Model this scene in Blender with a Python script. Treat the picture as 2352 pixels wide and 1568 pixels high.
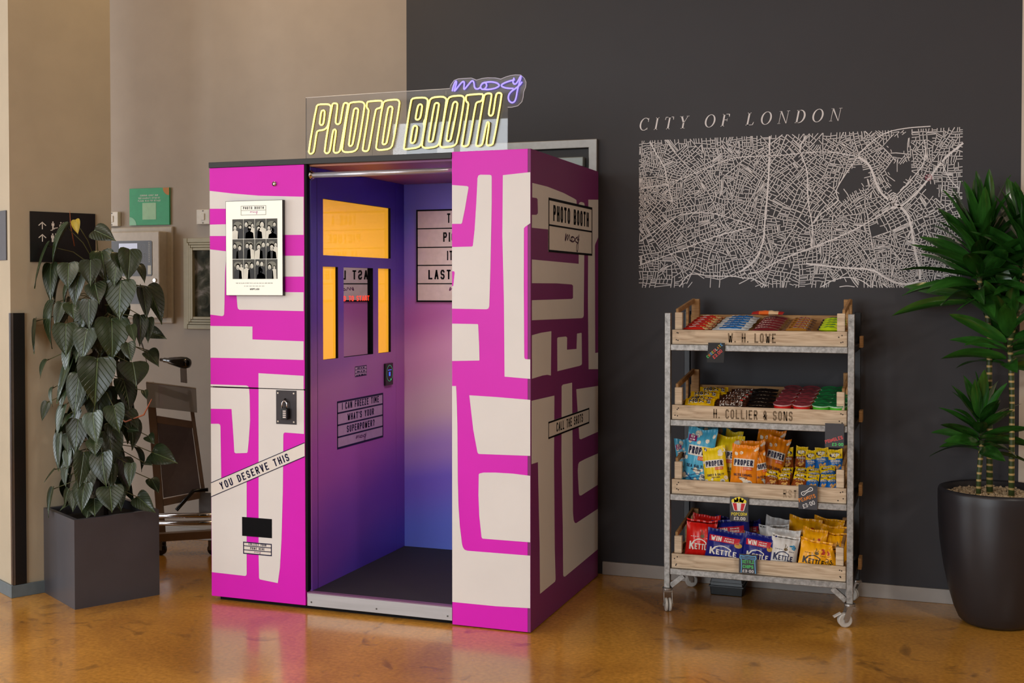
import bpy, math, random
from mathutils import Vector, Matrix, noise
random.seed(11)
# ------------------------------------------------------------------ clear
for o in list(bpy.data.objects): bpy.data.objects.remove(o, do_unlink=True)
SC = bpy.context.scene
C = SC.collection
R = math.radians
# ------------------------------------------------------------------ camera
cam_d = bpy.data.cameras.new('camera'); cam = bpy.data.objects.new('camera', cam_d); C.objects.link(cam)
cam_d.sensor_width = 36.0; cam_d.lens = 2700.0/2352*36; cam_d.shift_y = -68.44/2352
cam_d.clip_start = 0.05; cam_d.clip_end = 100
cam.location = (0, 0, 1.5); cam.rotation_euler = (R(90-1.2), 0, R(19.84))
SC.camera = cam
# ------------------------------------------------------------------ world, daylight, exposure
w = bpy.data.worlds.new('world'); SC.world = w; w.use_nodes = True
bg = w.node_tree.nodes['Background']; bg.inputs[0].default_value = (.80, .88, 1, 1); bg.inputs[1].default_value = 1.0
SC.view_settings.view_transform = 'Standard'; SC.view_settings.look = 'None'
SC.view_settings.exposure = -0.2; SC.view_settings.gamma = 1.0; SC.view_settings.use_curve_mapping = False
def area(name, loc, rot, sx, sy, power, col):
    d = bpy.data.lights.new(name, 'AREA'); d.shape = 'RECTANGLE'; d.size = sx; d.size_y = sy; d.energy = power; d.color = col
    o = bpy.data.objects.new(name, d); C.objects.link(o); o.location = loc; o.rotation_euler = rot; return o
# daylight entering through the tall windows in the wall behind the photographer
area('window_daylight', (-5.6, -6.62, 2.25), (R(90), 0, 0), 4.4, 3.5, 380, (.88, .945, 1))
# and through the windows of the left wall
area('window_daylight', (-9.92, 1.2, 2.0), (0, R(-90), 0), 3.0, 4.6, 380, (.90, .95, 1))
area('window_daylight', (-2.2, -6.62, 2.25), (R(90), 0, 0), 1.4, 3.5, 190, (.88, .945, 1))  # unseen extra rear window, added to brighten the beige wall by the pillar
# unseen ceiling downlights added to brighten floor and walls (each in a housing below)
FILL_LAMPS = [(-5.4, 1.2, 45), (-5.4, -1.8, 40), (-2.5, -1.6, 60), (-.2, .5, 22), (2.4, 1.8, 85), (-3.5, 4.9, 18)]
for lx, ly, le in FILL_LAMPS:
    d = bpy.data.lights.new('added_ceiling_light', 'AREA'); d.shape = 'DISK'; d.size = .5; d.energy = le; d.color = (1, .93, .84) if ly < 4 else (1, .70, .34)
    o = bpy.data.objects.new('added_ceiling_light', d); C.objects.link(o); o.location = (lx, ly, 4.135)
# unseen strip light added on the booth ceiling to brighten the interior
area('booth_fill_light', (-2.032, 5.25, 2.046), (0, R(-12), 0), .036, .45, 10, (1, .92, .92))
def spot(name, loc, target, power, col, ang=70, blend=.8, r=.05):
    d = bpy.data.lights.new(name, 'SPOT'); d.energy = power; d.color = col; d.spot_size = R(ang); d.spot_blend = blend; d.shadow_soft_size = r
    o = bpy.data.objects.new(name, d); C.objects.link(o); o.location = loc
    o.rotation_euler = (Vector(target)-Vector(loc)).to_track_quat('-Z', 'Y').to_euler(); return o

# ------------------------------------------------------------------ materials
def lin(c):
    c /= 255.0
    return c/12.92 if c <= .04045 else ((c+.055)/1.055)**2.4
def rgb(h):
    if isinstance(h, str): h = h.lstrip('#'); return tuple(lin(int(h[i:i+2], 16)) for i in (0, 2, 4))
    return tuple(h)
MC = {}
def mat(h, rough=.5, metal=0, var=.06, scale=30, emit=0, bump=0, coat=0, spec=.5, stretch=(1, 1, 1), key=None):
    k = (h, rough, metal, var, scale, emit, bump, coat, spec, stretch)
    if k in MC: return MC[k]
    m = bpy.data.materials.new(key or 'paint_%s' % str(h).strip('#')); m.use_nodes = True
    nt = m.node_tree; b = nt.nodes['Principled BSDF']; c = rgb(h)
    b.inputs['Roughness'].default_value = rough; b.inputs['Metallic'].default_value = metal
    b.inputs['Specular IOR Level'].default_value = spec
    if coat: b.inputs['Coat Weight'].default_value = coat; b.inputs['Coat Roughness'].default_value = .1
    tc = nt.nodes.new('ShaderNodeTexCoord'); mp = nt.nodes.new('ShaderNodeMapping'); mp.inputs['Scale'].default_value = stretch
    nz = nt.nodes.new('ShaderNodeTexNoise'); nz.inputs['Scale'].default_value = scale; nz.inputs['Detail'].default_value = 5
    nt.links.new(tc.outputs['Object'], mp.inputs[0]); nt.links.new(mp.outputs[0], nz.inputs['Vector'])
    rp = nt.nodes.new('ShaderNodeValToRGB')
    rp.color_ramp.elements[0].position = .3; rp.color_ramp.elements[1].position = .7
    rp.color_ramp.elements[0].color = tuple(max(0, x*(1-var)) for x in c)+(1,)
    rp.color_ramp.elements[1].color = tuple(min(1, x*(1+var)) for x in c)+(1,)
    nt.links.new(nz.outputs['Fac'], rp.inputs[0]); nt.links.new(rp.outputs[0], b.inputs['Base Color'])
    if bump:
        bp = nt.nodes.new('ShaderNodeBump'); bp.inputs['Strength'].default_value = bump; bp.inputs['Distance'].default_value = .002
        nt.links.new(nz.outputs['Fac'], bp.inputs['Height']); nt.links.new(bp.outputs[0], b.inputs['Normal'])
    if emit:
        nt.links.new(rp.outputs[0], b.inputs['Emission Color']); b.inputs['Emission Strength'].default_value = emit
    MC[k] = m; return m
def ramp_mat(name, stops, axis_w, off, rough=.45, nscale=1.2, namp=.25, noise_seed=0, spec=.5):
    """printed colour gradient: value = dot(object coords, axis_w)+off+noise -> ramp"""
    m = bpy.data.materials.new(name); m.use_nodes = True; nt = m.node_tree; b = nt.nodes['Principled BSDF']
    b.inputs['Roughness'].default_value = rough; b.inputs['Specular IOR Level'].default_value = spec
    tc = nt.nodes.new('ShaderNodeTexCoord'); dt = nt.nodes.new('ShaderNodeVectorMath'); dt.operation = 'DOT_PRODUCT'
    dt.inputs[1].default_value = axis_w; nt.links.new(tc.outputs['Object'], dt.inputs[0])
    nz = nt.nodes.new('ShaderNodeTexNoise'); nz.inputs['Scale'].default_value = nscale; nz.inputs['Detail'].default_value = 1
    mp = nt.nodes.new('ShaderNodeMapping'); mp.inputs['Location'].default_value = (noise_seed, 1.3*noise_seed, 0)
    nt.links.new(tc.outputs['Object'], mp.inputs[0]); nt.links.new(mp.outputs[0], nz.inputs['Vector'])
    a = nt.nodes.new('ShaderNodeMath'); a.operation = 'MULTIPLY_ADD'; a.inputs[1].default_value = namp; a.inputs[2].default_value = off-namp*.5
    nt.links.new(nz.outputs['Fac'], a.inputs[0])
    s = nt.nodes.new('ShaderNodeMath'); s.operation = 'ADD'; nt.links.new(dt.outputs['Value'], s.inputs[0]); nt.links.new(a.outputs[0], s.inputs[1])
    rp = nt.nodes.new('ShaderNodeValToRGB'); el = rp.color_ramp.elements; rp.color_ramp.interpolation = 'EASE'
    while len(el) > 1: el.remove(el[-1])
    el[0].position = stops[0][0]; el[0].color = rgb(stops[0][1])+(1,)
    for p, h in stops[1:]:
        e = el.new(p); e.color = rgb(h)+(1,)
    nt.links.new(s.outputs[0], rp.inputs[0]); nt.links.new(rp.outputs[0], b.inputs['Base Color'])
    return m
def clear_mat(name, tint=(1, 1, 1), rough=.01, ior=1.45, haze=.0):
    m = bpy.data.materials.new(name); m.use_nodes = True; nt = m.node_tree; nt.nodes.clear()
    out = nt.nodes.new('ShaderNodeOutputMaterial'); tr = nt.nodes.new('ShaderNodeBsdfTransparent'); tr.inputs[0].default_value = tint+(1,)
    gl = nt.nodes.new('ShaderNodeBsdfGlossy'); gl.inputs['Roughness'].default_value = rough
    fr = nt.nodes.new('ShaderNodeFresnel'); fr.inputs[0].default_value = ior
    df = nt.nodes.new('ShaderNodeBsdfDiffuse'); df.inputs[0].default_value = (.8, .8, .8, 1)
    m0 = nt.nodes.new('ShaderNodeMixShader'); m0.inputs[0].default_value = haze
    mx = nt.nodes.new('ShaderNodeMixShader')
    nt.links.new(tr.outputs[0], m0.inputs[1]); nt.links.new(df.outputs[0], m0.inputs[2])
    nt.links.new(fr.outputs[0], mx.inputs[0]); nt.links.new(m0.outputs[0], mx.inputs[1]); nt.links.new(gl.outputs[0], mx.inputs[2])
    nt.links.new(mx.outputs[0], out.inputs[0]); return m
def emis(name, h, s):
    m = bpy.data.materials.new(name); m.use_nodes = True; b = m.node_tree.nodes['Principled BSDF']
    b.inputs['Base Color'].default_value = rgb(h)+(1,); b.inputs['Emission Color'].default_value = rgb(h)+(1,); b.inputs['Emission Strength'].default_value = s
    b.inputs['Roughness'].default_value = .3; return m

# ------------------------------------------------------------------ mesh building
class MB:
    def __init__(s): s.v = []; s.f = []; s.m = []
    def add(s, vs, fs, mi=0):
        n = len(s.v); s.v += [tuple(p) for p in vs]; s.f += [tuple(i+n for i in f) for f in fs]; s.m += [mi]*len(fs); return s
    def box(s, x0, x1, y0, y1, z0, z1, mi=0):
        vs = [(x, y, z) for z in (z0, z1) for y in (y0, y1) for x in (x0, x1)]
        return s.add(vs, [(0, 2, 3, 1), (4, 5, 7, 6), (0, 1, 5, 4), (2, 6, 7, 3), (0, 4, 6, 2), (1, 3, 7, 5)], mi)
    def obox(s, c, ax, ay, az, mi=0):
        c, ax, ay, az = map(Vector, (c, ax, ay, az))
        vs = [c+ax*i+ay*j+az*k for k in (-1, 1) for j in (-1, 1) for i in (-1, 1)]
        return s.add(vs, [(0, 2, 3, 1), (4, 5, 7, 6), (0, 1, 5, 4), (2, 6, 7, 3), (0, 4, 6, 2), (1, 3, 7, 5)], mi)
    def beam(s, a, b, wdt, dep, up=(0, 0, 1), mi=0):
        a, b = Vector(a), Vector(b); d = (b-a); sd = d.cross(Vector(up)).normalized(); n = sd.cross(d).normalized()
        return s.obox((a+b)/2, d/2, sd*wdt/2, n*dep/2, mi)
    def poly(s, pts, mi=0): return s.add(pts, [tuple(range(len(pts)))], mi)
    def prism(s, pts, fr, d, off=0, mi=0):
        n = len(pts); a = [fr.pt(x, y, off) for x, y in pts]; b = [fr.pt(x, y, off+d) for x, y in pts]
        fs = [tuple(range(n))[::-1], tuple(range(n, 2*n))]+[(i, (i+1) % n, n+(i+1) % n, n+i) for i in range(n)]
        return s.add(a+b, fs, mi)
    def tube(s, path, r, n=8, closed=False, mi=0, caps=True):
        path = [Vector(p) for p in path]; L = len(path); rs = r if isinstance(r, (list, tuple)) else [r]*L
        vs = []; prev = None
        for i, p in enumerate(path):
            if closed: t = (path[(i+1) % L]-path[i-1])
            else: t = path[min(i+1, L-1)]-path[max(i-1, 0)]
            if t.length < 1e-9: t = Vector((0, 0, 1))
            t.normalize()
            if prev is None:
                a = Vector((0, 0, 1)) if abs(t.z) < .9 else Vector((1, 0, 0)); nrm = t.cross(a).normalized()
            else:
                nrm = prev-t*prev.dot(t); nrm = nrm.normalized() if nrm.length > 1e-6 else t.orthogonal().normalized()
            prev = nrm; bn = t.cross(nrm)
            for k in range(n):
                a = 2*math.pi*k/n; vs.append(p+(nrm*math.cos(a)+bn*math.sin(a))*rs[i])
        fs = []
        for i in range(L if closed else L-1):
            j = (i+1) % L
            for k in range(n): fs.append((i*n+k, i*n+(k+1) % n, j*n+(k+1) % n, j*n+k))
        if caps and not closed: fs += [tuple(range(n))[::-1], tuple(range((L-1)*n, L*n))]
        return s.add(vs, fs, mi)
    def lathe(s, prof, n=24, c=(0, 0, 0), axis='z', mi=0, cap=True):
        vs = []; L = len(prof)
        for r, h in prof:
            for k in range(n):
                a = 2*math.pi*k/n; p = (r*math.cos(a), r*math.sin(a), h)
                if axis == 'y': p = (p[0], p[2], p[1])
                if axis == 'x': p = (p[2], p[0], p[1])
                vs.append((p[0]+c[0], p[1]+c[1], p[2]+c[2]))
        fs = [(i*n+k, i*n+(k+1) % n, (i+1)*n+(k+1) % n, (i+1)*n+k) for i in range(L-1) for k in range(n)]
        if cap: fs += [tuple(range(n))[::-1], tuple(range((L-1)*n, L*n))]
        return s.add(vs, fs, mi)
class Frame:
    """a flat plane in the place: origin, right, up; out = towards the viewer side"""
    def __init__(s, o, r, u, n): s.o, s.r, s.u, s.n = map(Vector, (o, r, u, n))
    def pt(s, x, y, off=0): return s.o+s.r*x+s.u*y+s.n*off
ROOT = {}
def wloc(p):
    return ROOT.get(p.name, Vector((0, 0, 0)))
def build(name, mb, mats, parent=None, bevel=0, smooth=False, local=False, subdiv=0, label=None):
    me = bpy.data.meshes.new(name)
    off = wloc(parent) if (parent is not None and not local) else Vector((0, 0, 0))
    me.from_pydata([(v[0]-off.x, v[1]-off.y, v[2]-off.z) for v in mb.v], [], mb.f)
    ms = mats if isinstance(mats, (list, tuple)) else [mats]
    for m in ms: me.materials.append(m)
    for p, i in zip(me.polygons, mb.m): p.material_index = min(i, len(ms)-1); p.use_smooth = smooth
    me.update()
    import bmesh
    bm = bmesh.new(); bm.from_mesh(me); bmesh.ops.recalc_face_normals(bm, faces=bm.faces); bm.to_mesh(me); bm.free()
    o = bpy.data.objects.new(name, me); C.objects.link(o)
    if parent is not None:
        o.parent = parent
        if not local: ROOT[o.name] = off
    if bevel:
        md = o.modifiers.new('bevel', 'BEVEL'); md.width = bevel; md.segments = 2; md.limit_method = 'ANGLE'; md.angle_limit = R(40)
    if subdiv:
        md = o.modifiers.new('sub', 'SUBSURF'); md.levels = subdiv; md.render_levels = subdiv
    if label: o['label'] = label
    return o
def tag(o, label, cat, group=None):
    o['label'] = label; o['category'] = cat
    if group: o['group'] = group
    return o
def struct(name, mb, mats, parent=None, **k):
    o = build(name, mb, mats, parent, **k)
    if parent is None: o['kind'] = 'structure'
    return o
def thing(name, label, cat, loc=(0, 0, 0), group=None, rot=(0, 0, 0)):
    o = bpy.data.objects.new(name, None); o.empty_display_size = .05; C.objects.link(o); o.location = loc; o.rotation_euler = rot
    ROOT[o.name] = Vector(loc); return tag(o, label, cat, group)
def solo(name, mb, mats, label, cat, group=None, base=None, **k):
    """a thing that is one mesh, with its origin at its base"""
    xs = [Vector(v) for v in mb.v]
    if base is None:
        base = Vector((sum(v.x for v in xs)/len(xs), sum(v.y for v in xs)/len(xs), min(v.z for v in xs)))
    base = Vector(base); mb.v = [tuple(v-base) for v in xs]
    o = build(name, mb, mats, None, **k); o.location = base; ROOT[o.name] = base
    return tag(o, label, cat, group)
def copy_tree(o, parent=None):
    c = o.copy(); C.objects.link(c); c.parent = parent
    for ch in o.children: copy_tree(ch, c)
    return c
# ------------------------------------------------------------------ stroke lettering
G = {'A': '00 26|26 40|12 32', 'B': '00 06 36 45 44 33 03|33 42 41 30 00', 'C': '45 36 16 05 01 10 30 41', 'D': '00 06 26 45 41 20 00',
 'E': '46 06 00 40|03 33', 'F': '46 06 00|03 33', 'G': '45 36 16 05 01 10 30 41 43 23', 'H': '06 00|46 40|03 43', 'I': '20 26', 'J': '46 41 30 10 01',
 'K': '06 00|46 02|14 40', 'L': '06 00 40', 'M': '00 06|06 22|22 46|46 40', 'N': '00 06|06 40|40 46', 'O': '10 30 41 45 36 16 05 01 10', 'P': '00 06 36 45 44 33 03',
 'Q': '10 30 41 45 36 16 05 01 10|22 40', 'R': '00 06 36 45 44 33 03|23 40', 'S': '45 36 16 05 04 13 33 42 41 30 10 01', 'T': '06 46|26 20', 'U': '06 01 10 30 41 46',
 'V': '06 20|20 46', 'W': '06 10|10 24|24 30|30 46', 'X': '00 46|06 40', 'Y': '06 23|46 23|23 20', 'Z': '06 46|46 00|00 40', '0': '10 30 41 45 36 16 05 01 10', '1': '15 26 20',
 '2': '05 16 36 45 44 00 40', '3': '05 16 36 45 44 33 13|33 42 41 30 10 01', '7': '06 46 10', '8': '13 33 44 45 36 16 05 04 13|13 02 01 10 30 41 42 33', '9': '43 13 04 05 16 36 45 41 30 10',
 '6': '45 36 16 05 01 10 30 41 42 33 13 02', '4': '30 36 02 42', '5': '46 06 03 33 42 41 30 10 01',
 '£': '45 36 26 15 11 00 40|03 33', '&': '40 04 05 16 26 35 34 02|02 01 10 20 43', "'": '26 25', '?': '05 16 36 45 44 23 22|20 21', '.': '20 21', '-': '13 33', '*': '23 33', '!': '26 22|20 21'}
NARROW = {'I': .3, '.': .35, "'": .35, '1': .6, ' ': .75, '*': .5, '!': .3}
WIDE = {'M': 1.25, 'W': 1.3}
def ribbon(pts, wd, closed=False):
    """2D polyline -> list of quads"""
    n = len(pts); P = [Vector(p) for p in pts]
    if closed and (P[0]-P[-1]).length < 1e-7: P = P[:-1]; n -= 1
    A = []; B = []
    for i in range(n):
        ds = []
        if i > 0 or closed: ds.append((P[i]-P[i-1]).normalized())
        if i < n-1 or closed: ds.append((P[(i+1) % n]-P[i]).normalized())
        ns = [Vector((-d.y, d.x)) for d in ds]
        m = ns[0] if len(ns) == 1 else (ns[0]+ns[1])
        if m.length < 1e-6: m = ns[0]
        m.normalize(); k = 1/max(.5, m.dot(ns[0]))
        A.append(P[i]+m*wd/2*k); B.append(P[i]-m*wd/2*k)
    return [(A[i], B[i], B[(i+1) % n], A[(i+1) % n]) for i in range(n if closed else n-1)]
def text2d(s, h, stroke=.15, asp=.42, track=.14, italic=0, align='c', jit=0, size=None):
    """quads of a line of capital letters; h cap height; stroke in units of h; returns (quads, width)"""
    x = 0; out = []; rnd = random.Random(len(s)*7+ord(s[0])); hh = h-stroke*h
    for ch in s.upper():
        cw = asp*NARROW.get(ch, 1)*WIDE.get(ch, 1)*h
        if ch in G:
            for pl in G[ch].split('|'):
                jx, jy = (rnd.uniform(-jit, jit)*h for _ in range(2))
                pts = [(int(p[0])/4, int(p[1])/6) for p in pl.split()]
                if ch in NARROW: pts = [((a-.5)*(.5 if ch == '1' else .0)+.5, b) for a, b in pts]
                pts = [(x+stroke*h/2+a*max(cw-stroke*h, 0)+jx, b*hh+stroke*h/2+jy) for a, b in pts]
                if ch in '.': pts = [(x+cw/2, 0), (x+cw/2, stroke*h*1.1)]
                if ch in '*-': pts = [(x+cw*.2, h*.45), (x+cw*.8, h*.45)] if ch == '-' else [(x+cw/2, h*.4), (x+cw/2, h*.4+stroke*h)]
                closed = pl.split()[0] == pl.split()[-1] and len(pts) > 2
                if not closed and ch not in '.*':   # square ends
                    a_, b_ = Vector(pts[0]), Vector(pts[1]); c_, d_ = Vector(pts[-1]), Vector(pts[-2]); ex = stroke*h*.42
                    pts[0] = tuple(a_+(a_-b_).normalized()*ex); pts[-1] = tuple(c_+(c_-d_).normalized()*ex)
                q = ribbon(pts, stroke*h, closed)
                out += q
        x += cw+track*h
    x -= track*h
    dx = {'c': -x/2, 'l': 0, 'r': -x}[align]
    out = [[(p[0]+dx+italic*p[1], p[1]) for p in q] for q in out]
    return out, x
def write(mb, fn, s, cx, cy, h, rot=0, mi=0, fit=None, **k):
    """put a line of text on a surface; fn(x, y) -> 3D point; fit = wanted width"""
    q, wd = text2d(s, h, **k); sx = fit/wd if fit else 1
    ca, sa = math.cos(rot), math.sin(rot)
    for quad in q:
        mb.poly([fn(cx+(x*sx)*ca-y*sa, cy+(x*sx)*sa+y*ca) for x, y in quad], mi)
def stroke_on(mb, fn, pts, wd, closed=False, mi=0):
    for q in ribbon(pts, wd, closed): mb.poly([fn(p[0], p[1]) for p in q], mi)
def rect_on(mb, fn, x0, x1, y0, y1, mi=0, n=1):
    for i in range(n):
        a, b = x0+(x1-x0)*i/n, x0+(x1-x0)*(i+1)/n
        mb.poly([fn(a, y0), fn(b, y0), fn(b, y1), fn(a, y1)], mi)
def frame_on(mb, fn, x0, x1, y0, y1, t, mi=0):
    rect_on(mb, fn, x0, x1, y0, y0+t, mi); rect_on(mb, fn, x0, x1, y1-t, y1, mi); rect_on(mb, fn, x0, x0+t, y0+t, y1-t, mi); rect_on(mb, fn, x1-t, x1, y0+t, y1-t, mi)
def disc_on(mb, fn, cx, cy, rx, ry=None, n=14, mi=0, rot=0):
    ry = ry or rx; ca, sa = math.cos(rot), math.sin(rot)
    mb.poly([fn(cx+rx*math.cos(a)*ca-ry*math.sin(a)*sa, cy+rx*math.cos(a)*sa+ry*math.sin(a)*ca) for a in (2*math.pi*k/n for k in range(n))], mi)
SCRIPT_W = 0
def script_logo(mb, fn, cx, cy, width, wd, mi=0):
    xs = [p[0] for q in MOXY for p in q]; zs = [p[1] for q in MOXY for p in q]; x0, x1 = min(xs), max(xs); z1 = max(zs); k = width/(x1-x0)
    for q in MOXY: stroke_on(mb, fn, [(cx+(p[0]-(x0+x1)/2)*k, cy+(p[1]-z1)*k) for p in q], wd, mi=mi)
def rounded(x0, x1, y0, y1, r, n=4):
    out = []
    for cx, cy, a0 in ((x1-r, y0+r, -90), (x1-r, y1-r, 0), (x0+r, y1-r, 90), (x0+r, y0+r, 180)):
        for i in range(n+1):
            a = R(a0+90*i/n); out.append((cx+r*math.cos(a), cy+r*math.sin(a)))
    return out

def dashes(mb, fn, cx, cy, h, width, n=5, rot=0, mi=0):
    """a line of print too small to read: a row of short word-like strokes"""
    r = random.Random(int(abs(cx)*1e4)+n); ws = [r.uniform(.6, 1.6) for _ in range(n)]; k = width/(sum(ws)+.35*(n-1)); x = cx-width/2
    for w_ in ws:
        stroke_on(mb, fn, [(x, cy+h/2+(x-cx)*math.tan(rot)), (x+w_*k, cy+h/2+(x+w_*k-cx)*math.tan(rot))], h, mi=mi); x += (w_+.35)*k

# ---- traced outlines in metres on their own planes
GFX_UP = [[(-3.2566,1.9575),(-3.1301,1.9416),(-2.9862,1.9275),(-2.7489,1.9163),(-2.7497,1.7407),(-2.8622,1.7423),(-3.029,1.8091),(-3.0286,1.8674),(-3.257,1.8725)],[(-3.257,1.7971),(-3.029,1.7974),(-3.0293,1.7398),(-3.257,1.7431)],[(-3.257,1.6795),(-3.1634,1.6689),(-3.1661,1.6497),(-3.1734,1.5687),(-3.1778,1.4212),(-3.1798,1.3724),(-3.1833,1.365),(-3.1919,1.362),(-3.257,1.3688)],[(-3.0298,1.647),(-2.7501,1.6445),(-2.7505,1.5483),(-3.0304,1.5491)],[(-3.113,1.495),(-3.1099,1.4509),(-3.1059,1.4068),(-3.1034,1.398),(-3.0957,1.3929),(-3.0312,1.3926),(-2.7512,1.3887),(-2.7508,1.4757),(-2.9467,1.4769),(-2.9466,1.4951)],[(-3.257,1.3146),(-3.0249,1.3143),(-3.0252,1.2536),(-2.7517,1.2491),(-2.7521,1.1626),(-3.0324,1.164),(-3.257,1.163)],[(-2.9931,1.0954),(-2.7524,1.0891),(-2.7527,1.0263),(-2.9935,1.0265)],[(-3.257,1.0358),(-3.0586,1.0357),(-3.0492,1.0315),(-3.0467,1.0272),(-3.257,1.0276)]]
GFX_LO = [[(-3.257,1.0209),(-3.0446,1.0209),(-3.0421,0.987),(-3.04,0.8709),(-3.0477,0.7776),(-3.0542,0.7214),(-3.0587,0.7166),(-3.1199,0.7121),(-3.1271,0.7164),(-3.1304,0.7739),(-3.1413,0.9215),(-3.257,0.9189)],[(-3.257,0.8467),(-3.2135,0.8485),(-3.2062,0.8449),(-3.2035,0.8372),(-3.2005,0.5828),(-3.2009,0.5201),(-3.0604,0.5829),(-3.0628,0.1421),(-3.0646,0.1357),(-3.0709,0.132),(-3.2555,0.1347)],[(-2.9929,1.0225),(-2.7506,1.0227),(-2.7515,0.8196),(-2.853,0.8222),(-2.8591,0.8181),(-2.8609,0.8104),(-2.8647,0.5555),(-2.8728,0.3242),(-2.8823,0.1848),(-2.894,0.1129),(-2.9913,0.1224),(-2.9949,0.1291),(-2.997,0.2376)]]
GFX_RIGHT = [[(-2.0069,1.9487),(-1.9358,1.9417),(-1.9305,1.9387),(-1.929,1.9345),(-1.9458,1.8433),(-1.9596,1.7815),(-1.9642,1.7773),(-2.0071,1.7781)],[(-1.8865,1.9754),(-1.8827,1.9858),(-1.8737,1.9897),(-1.8286,1.9875),(-1.8218,1.9845),(-1.8203,1.9789),(-1.8204,1.8615),(-1.8265,1.5815),(-1.8318,1.4166),(-1.8363,1.406),(-1.8461,1.4031),(-2.0075,1.4049),(-2.0074,1.5029),(-2.0012,1.5058),(-1.995,1.5639),(-1.9981,1.5696),(-2.0073,1.5697),(-2.0072,1.6761),(-1.914,1.6771),(-1.9087,1.6806),(-1.9003,1.7508),(-1.8926,1.8632)],[(-1.7688,1.9842),(-1.643,1.9931),(-1.643,1.7742),(-1.6668,1.7588),(-1.672,1.7526),(-1.6726,1.5112),(-1.6704,1.1984),(-1.6681,1.1915),(-1.663,1.1888),(-1.643,1.1886),(-1.643,1.1045),(-1.7608,1.1111),(-1.7637,1.4414),(-1.7711,1.7208)],[(-2.0076,1.3388),(-1.8869,1.338),(-1.8839,1.3352),(-1.8794,1.2435),(-1.8779,1.1801),(-1.8795,1.1786),(-2.0078,1.1738)],[(-2.008,1.0634),(-1.9888,1.064),(-1.9864,1.023),(-1.9825,0.8863),(-1.9811,0.6578),(-1.9779,0.536),(-1.9714,0.4449),(-1.9608,0.3655),(-1.9559,0.3506),(-1.9485,0.342),(-1.9346,0.3385),(-1.643,0.3393),(-1.643,0.1111),(-1.8026,0.1051),(-2.008,0.1051)],[(-1.9259,1.0249),(-1.8023,1.0213),(-1.643,1.0138),(-1.643,0.772),(-1.879,0.7687),(-1.8847,0.7707),(-1.8879,0.7766),(-1.9073,0.8741)],[(-1.8815,0.6785),(-1.8774,0.6832),(-1.8588,0.688),(-1.8024,0.691),(-1.7226,0.6908),(-1.643,0.6855),(-1.643,0.3975),(-1.859,0.3973),(-1.8654,0.3984),(-1.8687,0.4042),(-1.8792,0.4968),(-1.8831,0.5875)]]
GFX_SIDE = [[(4.8046,1.9485),(5.0121,1.9492),(5.2538,1.9393),(5.4224,1.9257),(5.4627,1.9208),(5.4682,1.9087),(5.4687,1.7779),(5.0125,1.7584),(4.8005,1.7555),(4.8005,1.811),(4.8612,1.8145),(4.8788,1.8211),(4.881,1.8283),(4.8765,1.8828),(4.8633,1.8875),(4.8047,1.8861)],[(4.8007,1.6189),(5.5049,1.6132),(5.5064,1.905),(5.5229,1.914),(5.5506,1.9174),(5.5955,1.9157),(5.604,1.9083),(5.6019,1.7521),(5.5923,1.3598),(5.5811,1.3497),(5.5531,1.3472),(4.801,1.3569),(4.8009,1.4431),(5.3897,1.4431),(5.4109,1.4475),(5.4107,1.5063),(5.3894,1.5124),(5.1557,1.5171),(4.8008,1.5168)],[(5.6726,1.937),(5.855,1.9493),(5.855,1.7558),(5.8008,1.7207),(5.7918,1.7106),(5.8008,1.1628),(5.855,1.162),(5.855,1.0767),(5.6825,1.0872),(5.6692,1.4323)],[(4.8011,1.2921),(4.922,1.2982),(5.0721,1.3),(5.0654,1.0993),(5.0138,1.1065),(4.9449,1.1078),(4.8013,1.104)],[(5.1613,1.2641),(5.176,1.268),(5.294,1.2671),(5.3146,1.2609),(5.3122,1.2038),(5.471,1.1998),(5.4789,1.2738),(5.5506,1.2751),(5.5562,1.2718),(5.5624,1.1237),(5.5541,1.1171),(5.5207,1.1144),(5.1642,1.1123)],[(5.2302,1.0372),(5.249,1.0437),(5.3955,1.0414),(5.402,0.8313),(5.4121,0.4142),(5.4237,0.3746),(5.441,0.3588),(5.4671,0.3513),(5.855,0.3521),(5.855,0.1421),(5.2845,0.1328),(5.2626,0.1387),(5.2572,0.1465),(5.2511,0.3623),(5.2286,0.6895)],[(5.4674,1.0041),(5.855,0.9895),(5.855,0.752),(5.5449,0.7508),(5.5211,0.7571)],[(5.5039,0.6343),(5.5216,0.6419),(5.6238,0.6431),(5.855,0.6398),(5.8528,0.4775),(5.552,0.4725),(5.5252,0.4769),(5.5134,0.4891),(5.4952,0.6018)],[(4.7963,1.0091),(5.1173,1.0035),(5.1129,0.7056),(5.1242,0.3076),(5.1376,0.1535),(5.1298,0.1457),(4.9125,0.1428),(4.9074,0.3528),(4.883,0.7316),(4.7966,0.7347)]]
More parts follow.
